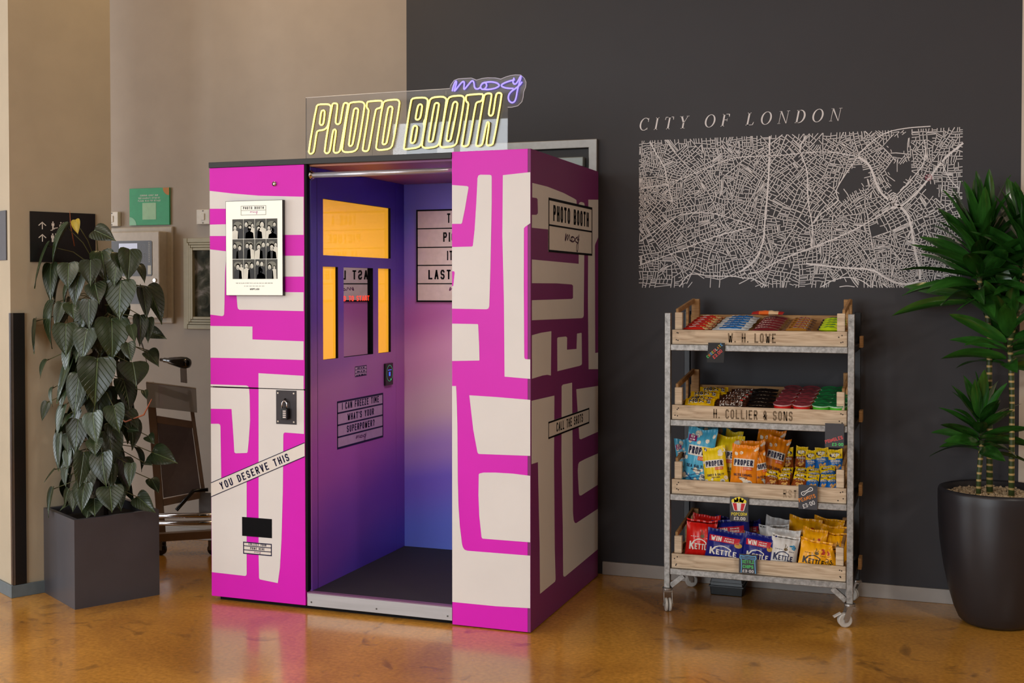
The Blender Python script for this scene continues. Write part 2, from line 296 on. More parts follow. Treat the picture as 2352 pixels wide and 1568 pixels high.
NEON = [[[(-2.7383,2.1278),(-2.6962,2.3329),(-2.6851,2.3415),(-2.6344,2.3401),(-2.6227,2.3327),(-2.62,2.3228),(-2.6327,2.2512),(-2.6417,2.2332),(-2.6577,2.2229),(-2.6869,2.2212),(-2.6953,2.2136),(-2.7096,2.1286),(-2.7166,2.1178),(-2.7306,2.1152)],[(-2.6706,2.3113),(-2.6574,2.3137),(-2.6518,2.3061),(-2.6576,2.2585),(-2.6646,2.2453),(-2.6757,2.2471),(-2.6798,2.2546)]],[[(-2.656,2.1265),(-2.6151,2.336),(-2.6068,2.3429),(-2.5909,2.3409),(-2.5855,2.3345),(-2.5981,2.2557),(-2.5913,2.2462),(-2.5803,2.2457),(-2.572,2.2532),(-2.5566,2.3354),(-2.547,2.3422),(-2.5334,2.3378),(-2.532,2.3317),(-2.5731,2.1263),(-2.5835,2.1157),(-2.6007,2.1151),(-2.6089,2.1246),(-2.5934,2.2158),(-2.6003,2.224),(-2.6107,2.2184),(-2.6262,2.1284),(-2.6331,2.1164),(-2.647,2.1145)]],[[(-2.5642,2.1351),(-2.5293,2.3315),(-2.5177,2.3419),(-2.4633,2.3426),(-2.4498,2.3334),(-2.4478,2.3212),(-2.4822,2.1349),(-2.5013,2.1174),(-2.5457,2.1155),(-2.5615,2.1228)],[(-2.5299,2.152),(-2.5042,2.3059),(-2.4953,2.3146),(-2.4837,2.3122),(-2.479,2.3034),(-2.508,2.1542),(-2.5162,2.1435),(-2.5265,2.144)]],[[(-2.4592,2.1279),(-2.4263,2.299),(-2.4317,2.3095),(-2.4377,2.3135),(-2.4363,2.3358),(-2.4295,2.3414),(-2.3691,2.3424),(-2.3591,2.3377),(-2.3625,2.3168),(-2.3725,2.3083),(-2.3846,2.3071),(-2.394,2.2991),(-2.4268,2.1296),(-2.4335,2.1178),(-2.4471,2.1165),(-2.4572,2.1205)]],[[(-2.3918,2.1343),(-2.3578,2.3286),(-2.3424,2.341),(-2.2892,2.343),(-2.276,2.3363),(-2.2727,2.3241),(-2.3076,2.1399),(-2.3229,2.1225),(-2.373,2.1184),(-2.3884,2.1239)],[(-2.3596,2.1511),(-2.3325,2.3032),(-2.3225,2.3135),(-2.3112,2.3111),(-2.3072,2.3031),(-2.3362,2.1531),(-2.3449,2.1444),(-2.3562,2.1443)]],[[(-2.2534,2.1227),(-2.2181,2.3332),(-2.2069,2.3445),(-2.1514,2.3445),(-2.1365,2.3359),(-2.1352,2.3228),(-2.1451,2.2521),(-2.1535,2.2377),(-2.1549,2.2258),(-2.1516,2.2168),(-2.1648,2.14),(-2.1811,2.1228),(-2.2402,2.118),(-2.2501,2.1184)],[(-2.1953,2.2545),(-2.1841,2.3076),(-2.1743,2.316),(-2.1645,2.3125),(-2.1625,2.3035),(-2.1711,2.2563),(-2.1809,2.2467),(-2.1927,2.2484)],[(-2.2204,2.1513),(-2.2085,2.2134),(-2.2006,2.222),(-2.1888,2.2185),(-2.1862,2.2094),(-2.1974,2.1533),(-2.2073,2.1442),(-2.2178,2.1458)]],[[(-2.1648,2.1371),(-2.1287,2.3284),(-2.1125,2.3423),(-2.0641,2.3438),(-2.048,2.3359),(-2.0448,2.3239),(-2.0772,2.1394),(-2.0953,2.1224),(-2.1453,2.1184),(-2.1615,2.125)],[(-2.1322,2.1565),(-2.1041,2.3093),(-2.0951,2.3177),(-2.0834,2.3153),(-2.0802,2.3081),(-2.1095,2.1555),(-2.1173,2.1464),(-2.1303,2.1475)]],[[(-2.0772,2.1364),(-2.0416,2.3267),(-2.0269,2.3418),(-1.9777,2.3438),(-1.9631,2.3372),(-1.96,2.3241),(-1.9939,2.1389),(-2.0098,2.1219),(-2.0612,2.118),(-2.0753,2.1233)],[(-2.0463,2.1558),(-2.016,2.3047),(-2.0077,2.3172),(-1.9969,2.3167),(-1.9905,2.3063),(-2.0226,2.1578),(-2.0303,2.1463),(-2.0418,2.1456)]],[[(-1.9716,2.1274),(-1.9397,2.3007),(-1.9429,2.3114),(-1.9511,2.316),(-1.9523,2.3377),(-1.9447,2.3443),(-1.8766,2.3453),(-1.8704,2.3391),(-1.8748,2.3195),(-1.8829,2.3124),(-1.8987,2.3103),(-1.9062,2.3019),(-1.9379,2.1307),(-1.9462,2.1205),(-1.9621,2.1188),(-1.9703,2.1226)]],[[(-1.9051,2.1264),(-1.8672,2.3348),(-1.8597,2.3432),(-1.8453,2.3459),(-1.8328,2.3428),(-1.831,2.3358),(-1.8454,2.258),(-1.841,2.249),(-1.831,2.2474),(-1.8235,2.2569),(-1.811,2.3376),(-1.8017,2.3458),(-1.7893,2.3439),(-1.7831,2.336),(-1.8236,2.126),(-1.8329,2.1194),(-1.8498,2.1183),(-1.8567,2.1262),(-1.8423,2.2141),(-1.8473,2.2214),(-1.8548,2.2176),(-1.8736,2.128),(-1.8812,2.119),(-1.8956,2.1173),(-1.9038,2.1211)]]]
MOXY = [[(-2.0179,2.3649),(-2.014,2.3811),(-2.0044,2.4052),(-1.9993,2.4085),(-1.9968,2.4036),(-2.0013,2.3863),(-2.0089,2.3655),(-2.0045,2.3653),(-1.9809,2.3933),(-1.9694,2.4038),(-1.9618,2.4039),(-1.9599,2.3968),(-1.9631,2.3712),(-1.9587,2.3697),(-1.9365,2.3942),(-1.9251,2.4053),(-1.9175,2.4036),(-1.9137,2.3929),(-1.9131,2.3783),(-1.9074,2.3692),(-1.8955,2.3673),(-1.8848,2.3737)],[(-1.8641,2.3947),(-1.8766,2.3896),(-1.8842,2.3795),(-1.8823,2.3689),(-1.8722,2.3637),(-1.861,2.3677),(-1.8547,2.3778),(-1.8559,2.3884),(-1.8641,2.3947)],[(-1.8766,2.3907),(-1.8547,2.3953),(-1.8297,2.395),(-1.8079,2.3896),(-1.7955,2.3802),(-1.7986,2.3728),(-1.8172,2.3652),(-1.8484,2.3623),(-1.8672,2.3646)],[(-1.7244,2.398),(-1.7552,2.3923),(-1.78,2.3839),(-1.7874,2.3768),(-1.7812,2.3701),(-1.7614,2.3632),(-1.7306,2.3603)],[(-1.7275,2.4063),(-1.733,2.391),(-1.7306,2.3811),(-1.7213,2.3782),(-1.7109,2.388),(-1.7011,2.4064),(-1.6962,2.4125),(-1.6956,2.4055),(-1.706,2.375),(-1.7134,2.3466),(-1.7183,2.318),(-1.7256,2.3023),(-1.738,2.2983),(-1.7503,2.307),(-1.7552,2.3212),(-1.7515,2.336),(-1.7398,2.3492),(-1.7183,2.3613),(-1.6999,2.3747),(-1.6907,2.3868)]]
ACRYL = [(-2.7576,2.3774),(-2.3992,2.379),(-2.0332,2.3787),(-2.0287,2.3937),(-2.0127,2.4134),(-1.9923,2.4192),(-1.9669,2.4194),(-1.9301,2.419),(-1.9062,2.4088),(-1.8797,2.4142),(-1.8547,2.4156),(-1.8172,2.4128),(-1.7924,2.4061),(-1.7707,2.4135),(-1.7491,2.4185),(-1.7244,2.4205),(-1.6999,2.4179),(-1.6827,2.4024),(-1.6754,2.3847),(-1.6778,2.3647),(-1.6864,2.3451),(-1.6888,2.3222),(-1.6949,2.3024),(-1.7133,2.286),(-1.7417,2.2811),(-1.7602,2.2821),(-1.7627,2.0829),(-2.7589,2.0841)]
ROADS = [(0.01,[(-0.7801,2.2459),(-0.783,2.07),(-0.7899,1.9577),(-0.804,1.8003),(-0.8074,1.7252),(-0.8442,1.6352),(-0.889,1.5977),(-0.9265,1.5751)]),(0.013,[(-0.361,2.1291),(-0.3046,2.0906),(-0.2797,2.0097),(-0.262,1.9655),(-0.2339,1.9284),(-0.1438,1.8683),(-0.123,1.8245),(-0.1088,1.7593),(-0.0944,1.6509),(-0.0736,1.5931),(-0.0731,1.5282)]),(0.011,[(0.114,2.1751),(0.0244,2.1004),(-0.0424,2.0024),(-0.144,1.89),(-0.2059,1.8769)]),(0.007,[(-1.3848,2.245),(-1.353,2.1818),(-1.3056,2.1105),(-1.2959,2.0407),(-1.2658,1.9319)]),(0.007,[(-0.6044,2.242),(-0.6404,2.1767),(-0.6146,2.1164),(-0.5963,2.0638),(-0.5955,1.9155),(-0.5695,1.7962),(-0.5729,1.7444),(-0.5799,1.6999)]),(0.005,[(-1.432,2.006),(-1.2818,2.0249),(-1.0652,2.1099),(-0.959,2.1516),(-0.7354,2.1469),(-0.5175,2.1645),(-0.361,2.1291)]),(0.006,[(-1.431,1.6163),(-1.2651,1.6694),(-1.064,1.7514),(-0.9123,1.7871),(-0.8599,1.8013)]),(0.005,[(-1.4313,1.7333),(-1.2656,1.8547),(-1.1722,1.8797),(-1.0644,1.8735),(-0.9578,1.8409),(-0.8599,1.8089)]),(0.007,[(-0.8814,1.5674),(-0.8216,1.5747),(-0.733,1.6343),(-0.5151,1.714),(-0.4083,1.7604),(-0.3309,1.7994),(-0.2059,1.8769)]),(0.011,[(-0.6012,1.6147),(-0.4144,1.5913),(-0.2875,1.587),(-0.2315,1.543),(-0.1759,1.5175),(-0.1209,1.5123),(-0.0697,1.5318)]),(0.006,[(-0.0307,2.2599),(-0.1396,2.2577),(-0.2359,2.2404),(-0.3052,2.1925),(-0.354,2.1434),(-0.361,2.1291),(-0.41,2.0576),(-0.4558,1.9856),(-0.4627,1.9564),(-0.4447,1.9191),(-0.4945,1.8835),(-0.5446,1.8476),(-0.566,1.811)]),(0.006,[(-1.2294,1.5008),(-1.1945,1.5532),(-1.1635,1.57),(-1.0633,1.5528),(-0.9567,1.5563),(-0.9113,1.5448),(-0.8588,1.5446),(-0.7915,1.5031)]),(0.006,[(-0.5283,1.5008),(-0.4711,1.5362),(-0.4071,1.5508),(-0.3434,1.536),(-0.301,1.503)]),(0.006,[(-0.0573,2.1966),(-0.0501,2.1318),(-0.0633,2.0749),(-0.097,2.0329),(-0.1445,1.9767),(-0.1924,1.9273),(-0.2337,1.8848)]),(0.005,[(0.0177,2.0935),(0.0382,2.0428),(0.0654,1.992),(0.099,1.9625)]),(0.005,[(-0.4424,1.5008),(-0.4068,1.5067),(-0.3714,1.5008)]),(0.004,[(-0.1798,2.1078),(-0.1794,2.05)])]
EMPTY = [[(-0.4487,2.0001),(-0.3888,2.0643),(-0.3397,2.0991),(-0.3115,2.0689),(-0.3251,1.9965),(-0.3741,1.954),(-0.4376,1.9263),(-0.452,1.9561)],[(-0.2356,2.1969),(-0.1943,2.2241),(-0.1257,2.2355),(-0.0981,2.1911),(-0.1457,2.1571),(-0.1799,2.1223),(-0.2077,2.1595)],[(-0.2211,2.0876),(-0.1111,2.0981),(-0.0971,2.0473),(-0.1379,2.0053),(-0.1649,1.9411),(-0.1994,1.9348),(-0.2206,2.0079)],[(-1.2177,1.5008),(-1.1867,1.5493),(-1.1557,1.5646),(-1.0632,1.5452),(-0.9264,1.5486),(-0.8813,1.5371),(-0.8064,1.5008)],[(-0.5067,1.5008),(-0.4639,1.5325),(-0.4071,1.5471),(-0.3434,1.5323),(-0.308,1.5008)],[(-0.3028,1.7916),(-0.2471,1.8124),(-0.2329,1.7613),(-0.2885,1.7476)],[(-0.0693,1.9673),(-0.0086,2.0014),(0.0122,1.9292),(-0.035,1.9089)]]
LEAVES = [[-4.039,4.583,1.699,-4.081,4.536,1.512,0.06],[-3.917,4.576,1.787,-3.971,4.524,1.606,0.06],[-3.784,4.479,1.809,-3.754,4.458,1.75,0.039],[-3.685,4.498,1.762,-3.585,4.502,1.721,0.083],[-3.698,4.555,1.658,-3.658,4.538,1.529,0.101],[-4.028,4.592,1.598,-4.01,4.566,1.439,0.078],[-3.828,4.482,1.604,-3.812,4.456,1.5,0.097],[-3.794,4.513,1.556,-3.798,4.48,1.414,0.083],[-3.696,4.473,1.616,-3.676,4.448,1.511,0.092],[-3.56,4.584,1.666,-3.549,4.556,1.538,0.101],[-3.574,4.664,1.601,-3.526,4.65,1.529,0.028],[-3.587,4.549,1.516,-3.575,4.522,1.358,0.143],[-3.693,4.501,1.511,-3.657,4.483,1.428,0.092],[-4.024,4.598,1.416,-4.021,4.567,1.221,0.106],[-4.105,4.567,1.333,-4.09,4.54,1.189,0.069],[-3.914,4.53,1.417,-3.919,4.496,1.31,0.055],[-3.825,4.503,1.422,-3.801,4.48,1.357,0.078],[-3.721,4.492,1.432,-3.702,4.468,1.309,0.083],[-3.551,4.669,1.485,-3.516,4.65,1.359,0.069],[-3.6,4.777,1.493,-3.522,4.773,1.338,0.064],[-3.854,4.491,1.316,-3.835,4.467,1.184,0.11],[-3.741,4.499,1.295,-3.743,4.467,1.168,0.12],[-3.645,4.557,1.338,-3.624,4.532,1.167,0.143],[-3.558,4.585,1.316,-3.522,4.566,1.247,0.046],[-3.552,4.647,1.355,-3.534,4.622,1.231,0.055],[-3.613,4.792,1.281,-3.521,4.793,1.255,0.064],[-3.551,4.703,1.344,-3.533,4.678,1.242,0.055],[-3.565,4.572,1.232,-3.533,4.552,1.159,0.064],[-3.597,4.777,1.19,-3.54,4.766,1.137,0.06],[-3.613,4.557,1.617,-3.607,4.527,1.511,0.092],[-3.604,4.572,1.653,-3.585,4.547,1.582,0.083],[-4.054,4.585,1.143,-4.063,4.549,1.07,0.054],[-3.894,4.565,1.164,-3.934,4.518,0.965,0.06],[-3.793,4.505,1.075,-3.796,4.473,0.9,0.103],[-3.677,4.493,1.152,-3.67,4.464,0.963,0.157],[-3.579,4.624,1.136,-3.545,4.604,1.038,0.141],[-3.587,4.752,1.181,-3.523,4.743,1.124,0.065],[-3.999,4.563,1.012,-3.983,4.537,0.935,0.038],[-4.07,4.605,0.936,-4.07,4.573,0.858,0.046],[-3.892,4.51,0.93,-3.901,4.475,0.802,0.06],[-3.856,4.502,0.895,-3.863,4.468,0.846,0.032],[-3.813,4.52,0.863,-3.804,4.491,0.725,0.097],[-3.695,4.482,0.903,-3.661,4.462,0.777,0.108],[-3.611,4.526,0.938,-3.57,4.508,0.83,0.092],[-3.881,4.526,0.796,-3.858,4.502,0.716,0.049],[-3.867,4.51,0.72,-3.845,4.486,0.64,0.049],[-3.697,4.498,0.782,-3.677,4.473,0.723,0.076],[-3.949,4.545,0.786,-3.932,4.519,0.636,0.049],[-3.749,4.48,0.714,-3.749,4.448,0.568,0.065],[-3.661,4.503,0.715,-3.629,4.482,0.579,0.108],[-4.034,4.61,0.612,-4.056,4.57,0.56,0.032],[-4.016,4.573,0.521,-4.014,4.542,0.403,0.07],[-3.754,4.488,0.571,-3.747,4.459,0.457,0.087],[-3.826,4.504,0.528,-3.811,4.478,0.449,0.054],[-3.632,4.52,0.558,-3.605,4.498,0.459,0.114],[-3.589,4.671,0.493,-3.5,4.671,0.432,0.081],[-3.764,4.529,0.459,-3.751,4.502,0.415,0.06],[-3.568,4.764,0.695,-3.451,4.774,0.656,0.103],[-3.591,4.753,0.777,-3.547,4.737,0.748,0.049],[-3.613,4.64,0.821,-3.554,4.63,0.819,0.032],[-3.562,4.612,0.874,-3.526,4.593,0.835,0.027],[-3.584,4.717,0.652,-3.534,4.702,0.649,0.032],[-3.591,4.777,0.562,-3.542,4.762,0.507,0.06],[-3.561,4.687,1.004,-3.533,4.665,0.97,0.032],[-3.86,4.493,0.643,-3.845,4.466,0.564,0.049],[-3.649,4.555,0.656,-3.63,4.53,0.551,0.054],[-3.553,4.57,0.664,-3.54,4.543,0.57,0.054]]
POP_blue = [[-1.054,5.43,0.56,0.139,0.265],[-1.103,5.51,0.568,0.085,0.195],[-1.035,5.58,0.575,0.09,0.245],[-0.984,5.66,0.583,0.076,0.226]]
POP_yellow = [[-0.94,5.4,0.557,0.112,0.189],[-0.919,5.48,0.565,0.144,0.223],[-0.929,5.58,0.575,0.082,0.225]]
POP_orange = [[-0.827,5.4,0.557,0.123,0.203],[-0.797,5.47,0.564,0.133,0.208],[-0.741,5.44,0.561,0.085,0.168],[-0.732,5.54,0.571,0.112,0.218],[-0.769,5.63,0.58,0.132,0.233]]
KET_red = [[-1.032,5.44,0.216,0.143,0.176],[-1.031,5.53,0.225,0.135,0.175]]
KET_navy = [[-0.915,5.4,0.212,0.188,0.148],[-0.763,5.39,0.211,0.145,0.146],[-0.95,5.63,0.235,0.113,0.143],[-0.876,5.5,0.222,0.174,0.172],[-0.787,5.6,0.232,0.065,0.145]]
KET_white = [[-0.65,5.4,0.212,0.126,0.143],[-0.668,5.47,0.219,0.161,0.152],[-0.696,5.54,0.226,0.139,0.146],[-0.718,5.62,0.234,0.117,0.158]]
KET_yellow = [[-0.515,5.39,0.211,0.139,0.136],[-0.431,5.41,0.213,0.081,0.113],[-0.529,5.47,0.219,0.114,0.162],[-0.421,5.49,0.221,0.101,0.144],[-0.587,5.63,0.235,0.152,0.162],[-0.483,5.7,0.242,0.141,0.147],[-0.44,5.58,0.23,0.126,0.148]]
KP_brown = [[-0.707,5.62,0.73,0.042],[-0.652,5.6,0.745,0.062],[-0.589,5.59,0.753,0.053],[-0.643,5.5,0.663,0.055],[-0.585,5.5,0.666,0.057],[-0.697,5.4,0.663,0.058],[-0.641,5.4,0.652,0.054],[-0.582,5.4,0.655,0.063]]
KP_blue = [[-0.54,5.58,0.74,0.051],[-0.49,5.58,0.753,0.06],[-0.426,5.58,0.748,0.064],[-0.52,5.5,0.666,0.066],[-0.45,5.5,0.681,0.067],[-0.519,5.4,0.651,0.055],[-0.471,5.4,0.654,0.038],[-0.428,5.4,0.656,0.047]]
# ------------------------------------------------------------------ the room
YW = 5.92
def wall_paint(name, h, rough=.75, var=.04):
    return mat(h, rough, var=var, scale=6, bump=.05, key=name)
BEIGE = wall_paint('beige_wall_paint', '#A69A8E'); DARK = wall_paint('charcoal_wall_paint', '#2D2B2F', .6, .03); CREAM = wall_paint('cream_paint', '#CFC3B4')
PILLAR_P = wall_paint('pillar_paint', '#B0A28A')  # ochre tint puts the warm lamp glow into the pillar's colour
def floor_mat():
    m = bpy.data.materials.new('amber_resin_concrete'); m.use_nodes = True; nt = m.node_tree; b = nt.nodes['Principled BSDF']; L = nt.links.new
    tc = nt.nodes.new('ShaderNodeTexCoord')
    n1 = nt.nodes.new('ShaderNodeTexNoise'); n1.inputs['Scale'].default_value = 1.3; n1.inputs['Detail'].default_value = 6; n1.inputs['Distortion'].default_value = .6
    n2 = nt.nodes.new('ShaderNodeTexNoise'); n2.inputs['Scale'].default_value = 55; n2.inputs['Detail'].default_value = 4
    n3 = nt.nodes.new('ShaderNodeTexNoise'); n3.inputs['Scale'].default_value = 4.5; n3.inputs['Detail'].default_value = 8; n3.inputs['Distortion'].default_value = 1.5
    for n in (n1, n2, n3): L(tc.outputs['Object'], n.inputs['Vector'])
    r1 = nt.nodes.new('ShaderNodeValToRGB'); e = r1.color_ramp.elements
    e[0].position = .3; e[0].color = rgb('#A26C26')+(1,); e[1].position = .72; e[1].color = rgb('#E0A240')+(1,)
    L(n1.outputs['Fac'], r1.inputs[0])
    r3 = nt.nodes.new('ShaderNodeValToRGB'); e = r3.color_ramp.elements
    e[0].position = .60; e[0].color = (0, 0, 0, 1); e[1].position = .78; e[1].color = (1, 1, 1, 1); L(n3.outputs['Fac'], r3.inputs[0])
    mx = nt.nodes.new('ShaderNodeMix'); mx.data_type = 'RGBA'; mx.inputs['B'].default_value = rgb('#5C3B18')+(1,)
    L(r3.outputs[0], mx.inputs['Factor']); L(r1.outputs[0], mx.inputs['A'])
    r2 = nt.nodes.new('ShaderNodeValToRGB'); e = r2.color_ramp.elements
    e[0].position = .35; e[0].color = (.78, .78, .78, 1); e[1].position = .7; e[1].color = (1.1, 1.1, 1.1, 1); L(n2.outputs['Fac'], r2.inputs[0])
    ml = nt.nodes.new('ShaderNodeMix'); ml.data_type = 'RGBA'; ml.blend_type = 'MULTIPLY'; ml.inputs['Factor'].default_value = 1
    L(mx.outputs['Result'], ml.inputs['A']); L(r2.outputs[0], ml.inputs['B']); L(ml.outputs['Result'], b.inputs['Base Color'])
    rr = nt.nodes.new('ShaderNodeMapRange'); rr.inputs['To Min'].default_value = .16; rr.inputs['To Max'].default_value = .34
    L(n3.outputs['Fac'], rr.inputs['Value']); L(rr.outputs[0], b.inputs['Roughness'])
    b.inputs['Coat Weight'].default_value = .5; b.inputs['Coat Roughness'].default_value = .12
    bp = nt.nodes.new('ShaderNodeBump'); bp.inputs['Strength'].default_value = .06; bp.inputs['Distance'].default_value = .01
    L(n1.outputs['Fac'], bp.inputs['Height']); L(bp.outputs[0], b.inputs['Normal']); return m
X0, X1, Y0, ZC = -9.8, 4.2, -6.5, 4.3
struct('floor', MB().box(X0, X1, Y0, YW, -.1, 0), floor_mat())
struct('ceiling', MB().box(X0, X1, Y0, YW, ZC, ZC+.1), mat('#C9C2B8', .8))
mb = MB()
for a, b, i in ((X0, -2.754, 0), (-2.754, .365, 1), (.365, X1, 2)): mb.box(a, b, YW, YW+.12, 0, ZC, i)
struct('wall_back', mb, [BEIGE, DARK, CREAM])
for lx, ly, le in FILL_LAMPS:
    t = thing('added_ceiling_lamp', 'unseen round white ceiling downlight added as fill', 'ceiling lamp', (lx, ly, 4.13), 'added ceiling downlights')
    build('housing', MB().lathe([(.30, 4.298), (.30, 4.14), (.285, 4.13), (.27, 4.14), (.27, 4.298)], 24, (lx, ly, 0), cap=False), mat('#D8D4CE', .5), t)
LY0, LY1, LZ0, LZ1 = -1.1, 3.5, .5, 3.5
struct('wall_left', MB().box(X0-.1, X0, Y0, LY0, 0, ZC).box(X0-.1, X0, LY1, YW, 0, ZC).box(X0-.1, X0, LY0, LY1, 0, LZ0).box(X0-.1, X0, LY0, LY1, LZ1, ZC), BEIGE)
mb = MB()
for i in range(5): y_ = LY0+(LY1-LY0)*i/4; mb.box(X0-.05, X0+.02, y_-.035, y_+.035, LZ0, LZ1)
for z in (LZ0, 2.5, LZ1): mb.box(X0-.05, X0+.02, LY0, LY1, z-.035, z+.035)
struct('window_3', mb, mat('#2B2A2A', .5))
struct('wall_right', MB().box(X1, X1+.1, Y0, YW, 0, ZC), mat('#8C8072', .8))
mb = MB(); WX0, WX1, WZ0, WZ1 = -7.8, -3.4, .5, 4.0
mb.box(X0, WX0, Y0-.1, Y0, 0, ZC).box(WX1, -2.9, Y0-.1, Y0, 0, ZC).box(-1.5, X1, Y0-.1, Y0, 0, ZC)
for a, b in ((WX0, WX1), (-2.9, -1.5)): mb.box(a, b, Y0-.1, Y0, 0, WZ0).box(a, b, Y0-.1, Y0, WZ1, ZC)
struct('wall_front', mb, mat('#8C8072', .8))
mb = MB()
for i in range(5): x = WX0+(WX1-WX0)*i/4; mb.box(x-.035, x+.035, Y0-.05, Y0+.02, WZ0, WZ1)
for z in (WZ0, 2.85, WZ1): mb.box(WX0, WX1, Y0-.05, Y0+.02, z-.035, z+.035)
struct('window_1', mb, mat('#2B2A2A', .5))
mb = MB()
for x in (-2.9, -2.2, -1.5): mb.box(x-.035, x+.035, Y0-.05, Y0+.02, WZ0, WZ1)
for z in (WZ0, 2.85, WZ1): mb.box(-2.9, -1.5, Y0-.05, Y0+.02, z-.035, z+.035)
struct('fill_window_2', mb, mat('#2B2A2A', .5))  # frame of the unseen window added as fill for the beige wall
# baseboards
BB = mat('#A39C95', .5, scale=12)
struct('baseboard_back', MB().box(-1.63, .60, YW-.015, YW, 0, .068).box(-4.9, -3.29, YW-.015, YW, 0, .068), BB, bevel=.003)
# free-standing corner pillar at the left, turned against the booth
e1 = Vector((.46, .888, 0)); e2 = Vector((-.888, .46, 0)); PC = Vector((-4.186, 4.497, 0))
def pil(a, b, z): p = PC+e1*a+e2*b; return (p.x, p.y, z)
def pbox(mb, a0, a1, b0, b1, z0, z1, mi=0):
    vs = [pil(a, b, z) for z in (z0, z1) for b in (b0, b1) for a in (a0, a1)]
    return mb.add(vs, [(0, 2, 3, 1), (4, 5, 7, 6), (0, 1, 5, 4), (2, 6, 7, 3), (0, 4, 6, 2), (1, 3, 7, 5)], mi)
struct('wall_pillar', pbox(MB(), 0, .505, 0, .7, 0, ZC), PILLAR_P)
struct('baseboard_pillar', pbox(pbox(MB(), -.012, .505, -.012, 0, 0, .06), -.012, 0, 0, .7, 0, .06), mat('#5E6A70', .45), bevel=.002)
cg = thing('corner_guard', 'tall black corner guard with bright metal edge on the pillar', 'corner guard', pil(.03, -.01, .062))
build('guard_panel', pbox(MB(), .008, .062, -.012, -.001, .062, 1.375), mat('#0B0A0B', .35), cg)
build('metal_edge', pbox(pbox(MB(), -.004, .008, -.012, -.001, .062, 1.375), -.004, -.001, -.012, .012, .062, 1.375), mat('#8C8A8C', .3, 1), cg)
PF = Frame(PC, e1, (0, 0, 1), (.888, -.46, 0))      # pillar face with the toilet sign
PL = Frame(PC, e2, (0, 0, 1), (-.46, -.888, 0))     # pillar's left face
ts = thing('directional_sign', 'black wall sign with white arrows, escalator, lift and toilet pictograms', 'sign', PF.pt(.26, 1.615))
build('sign_board', MB().prism([(.094, 1.622), (.418, 1.622), (.418, 1.868), (.094, 1.868)], PF, .008, .0005), mat('#0A090A', .35), ts)
mb = MB(); pf = lambda x, y: PF.pt(x, y, .0095)
for z in (1.80, 1.74):
    stroke_on(mb, pf, [(.152, z-.018), (.152, z+.016)], .0045); stroke_on(mb, pf, [(.134, z), (.152, z+.016), (.170, z)], .0045)
def person_icon(mb, fn, x, z, k=1):
    disc_on(mb, fn, x, z+.018*k, .0042*k); mb.poly([fn(x-.008*k, z+.012*k), fn(x-.008*k, z-.003*k), fn(x-.0045*k, z-.003*k), fn(x-.0045*k, z-.022*k), fn(x+.0045*k, z-.022*k), fn(x+.0045*k, z-.003*k), fn(x+.008*k, z-.003*k), fn(x+.008*k, z+.012*k)])
person_icon(mb, pf, .204, 1.803, .85); stroke_on(mb, pf, [(.192, 1.778), (.202, 1.780), (.202, 1.784), (.212, 1.786), (.212, 1.789), (.228, 1.792)], .0035)
frame_on(mb, pf, .236, .262, 1.778, 1.808, .003); person_icon(mb, pf, .249, 1.792, .6)
for x, d in ((.243, 1), (.255, -1)): stroke_on(mb, pf, [(x, 1.811), (x, 1.820)], .002); stroke_on(mb, pf, [(x-.004, 1.8155), (x, 1.8155+d*.0045), (x+.004, 1.8155)], .002)
person_icon(mb, pf, .202, 1.742, .95); stroke_on(mb, pf, [(.216, 1.722), (.216, 1.764)], .003); person_icon(mb, pf, .231, 1.742, .95)
build('pictograms', mb, mat('#D8D0C6', .6), ts)
solo('wall_plate', MB().prism([(.035, 1.63), (.25, 1.63), (.25, 1.87), (.035, 1.87)], PL, .006, .0005), mat('#4A494E', .5), 'grey wall sign cut off at the left edge of the picture', 'sign', bevel=.001)
# door behind the booth
FB = Frame((0, YW, 0), (1, 0, 0), (0, 0, 1), (0, -1, 0))
mb = MB(); DX0, DX1, DZ = -2.56, -1.658, 2.268
mb.prism([(DX0, .0), (DX0+.045, .0), (DX0+.045, DZ-.045), (DX1-.045, DZ-.045), (DX1-.045, 0), (DX1, 0), (DX1, DZ), (DX0, DZ)], FB, .03, .0005)
door = struct('door_1', mb, mat('#8F8C88', .35, .6, scale=40), bevel=.003)
ROOT[door.name] = Vector((0, 0, 0))
build('door_leaf', MB().box(DX0+.045, DX1-.045, YW-.012, YW-.0005, .01, DZ-.05), mat('#1B1A1C', .5), door)
build('door_closer', MB().box(-1.88, -1.725, YW-.055, YW-.013, 2.125, 2.175), mat('#8E9694', .35, .3), door, bevel=.004)
# ------------------------------------------------------------------ things on the beige wall
fb = lambda x, y: FB.pt(x, y, .0)
gs = thing('notice_board', 'green square notice with orange and pale corner circles above the alarm panel', 'sign', (-4.446, YW, 1.872))
build('board', MB().box(-4.589, -4.303, YW-.012, YW-.0005, 1.872, 2.093), mat('#1F9A63', .5), gs, bevel=.001)
mb = MB(); fg = lambda x, y: FB.pt(x, y, .013)
for i, (s, wd) in enumerate((('CURIOUS ABOUT OUR', .13), ('SUSTAINABILITY EFFORTS?', .155), ('PLEASE SCAN FOR DETAILS', .16))): write(mb, fg, s, -4.446, 2.045-.016*i, .0095, fit=wd, stroke=.16, asp=.55)
build('lettering', mb, mat('#D9E8DC', .6), gs)
q = [(-4.303, 2.093)]+[(-4.303-.045*math.cos(a), 2.093-.045*math.sin(a)) for a in [R(90*i/8) for i in range(9)]]
build('corner_circle', MB().poly([fg(*p) for p in q]), mat('#B5772E', .6), gs)
q = [(-4.589, 1.872)]+[(-4.589+.05*math.cos(a), 1.872+.05*math.sin(a)) for a in [R(90*i/8) for i in range(9)]]
build('corner_circle', MB().poly([fg(*p) for p in q]), mat('#8FC9A8', .6), gs)
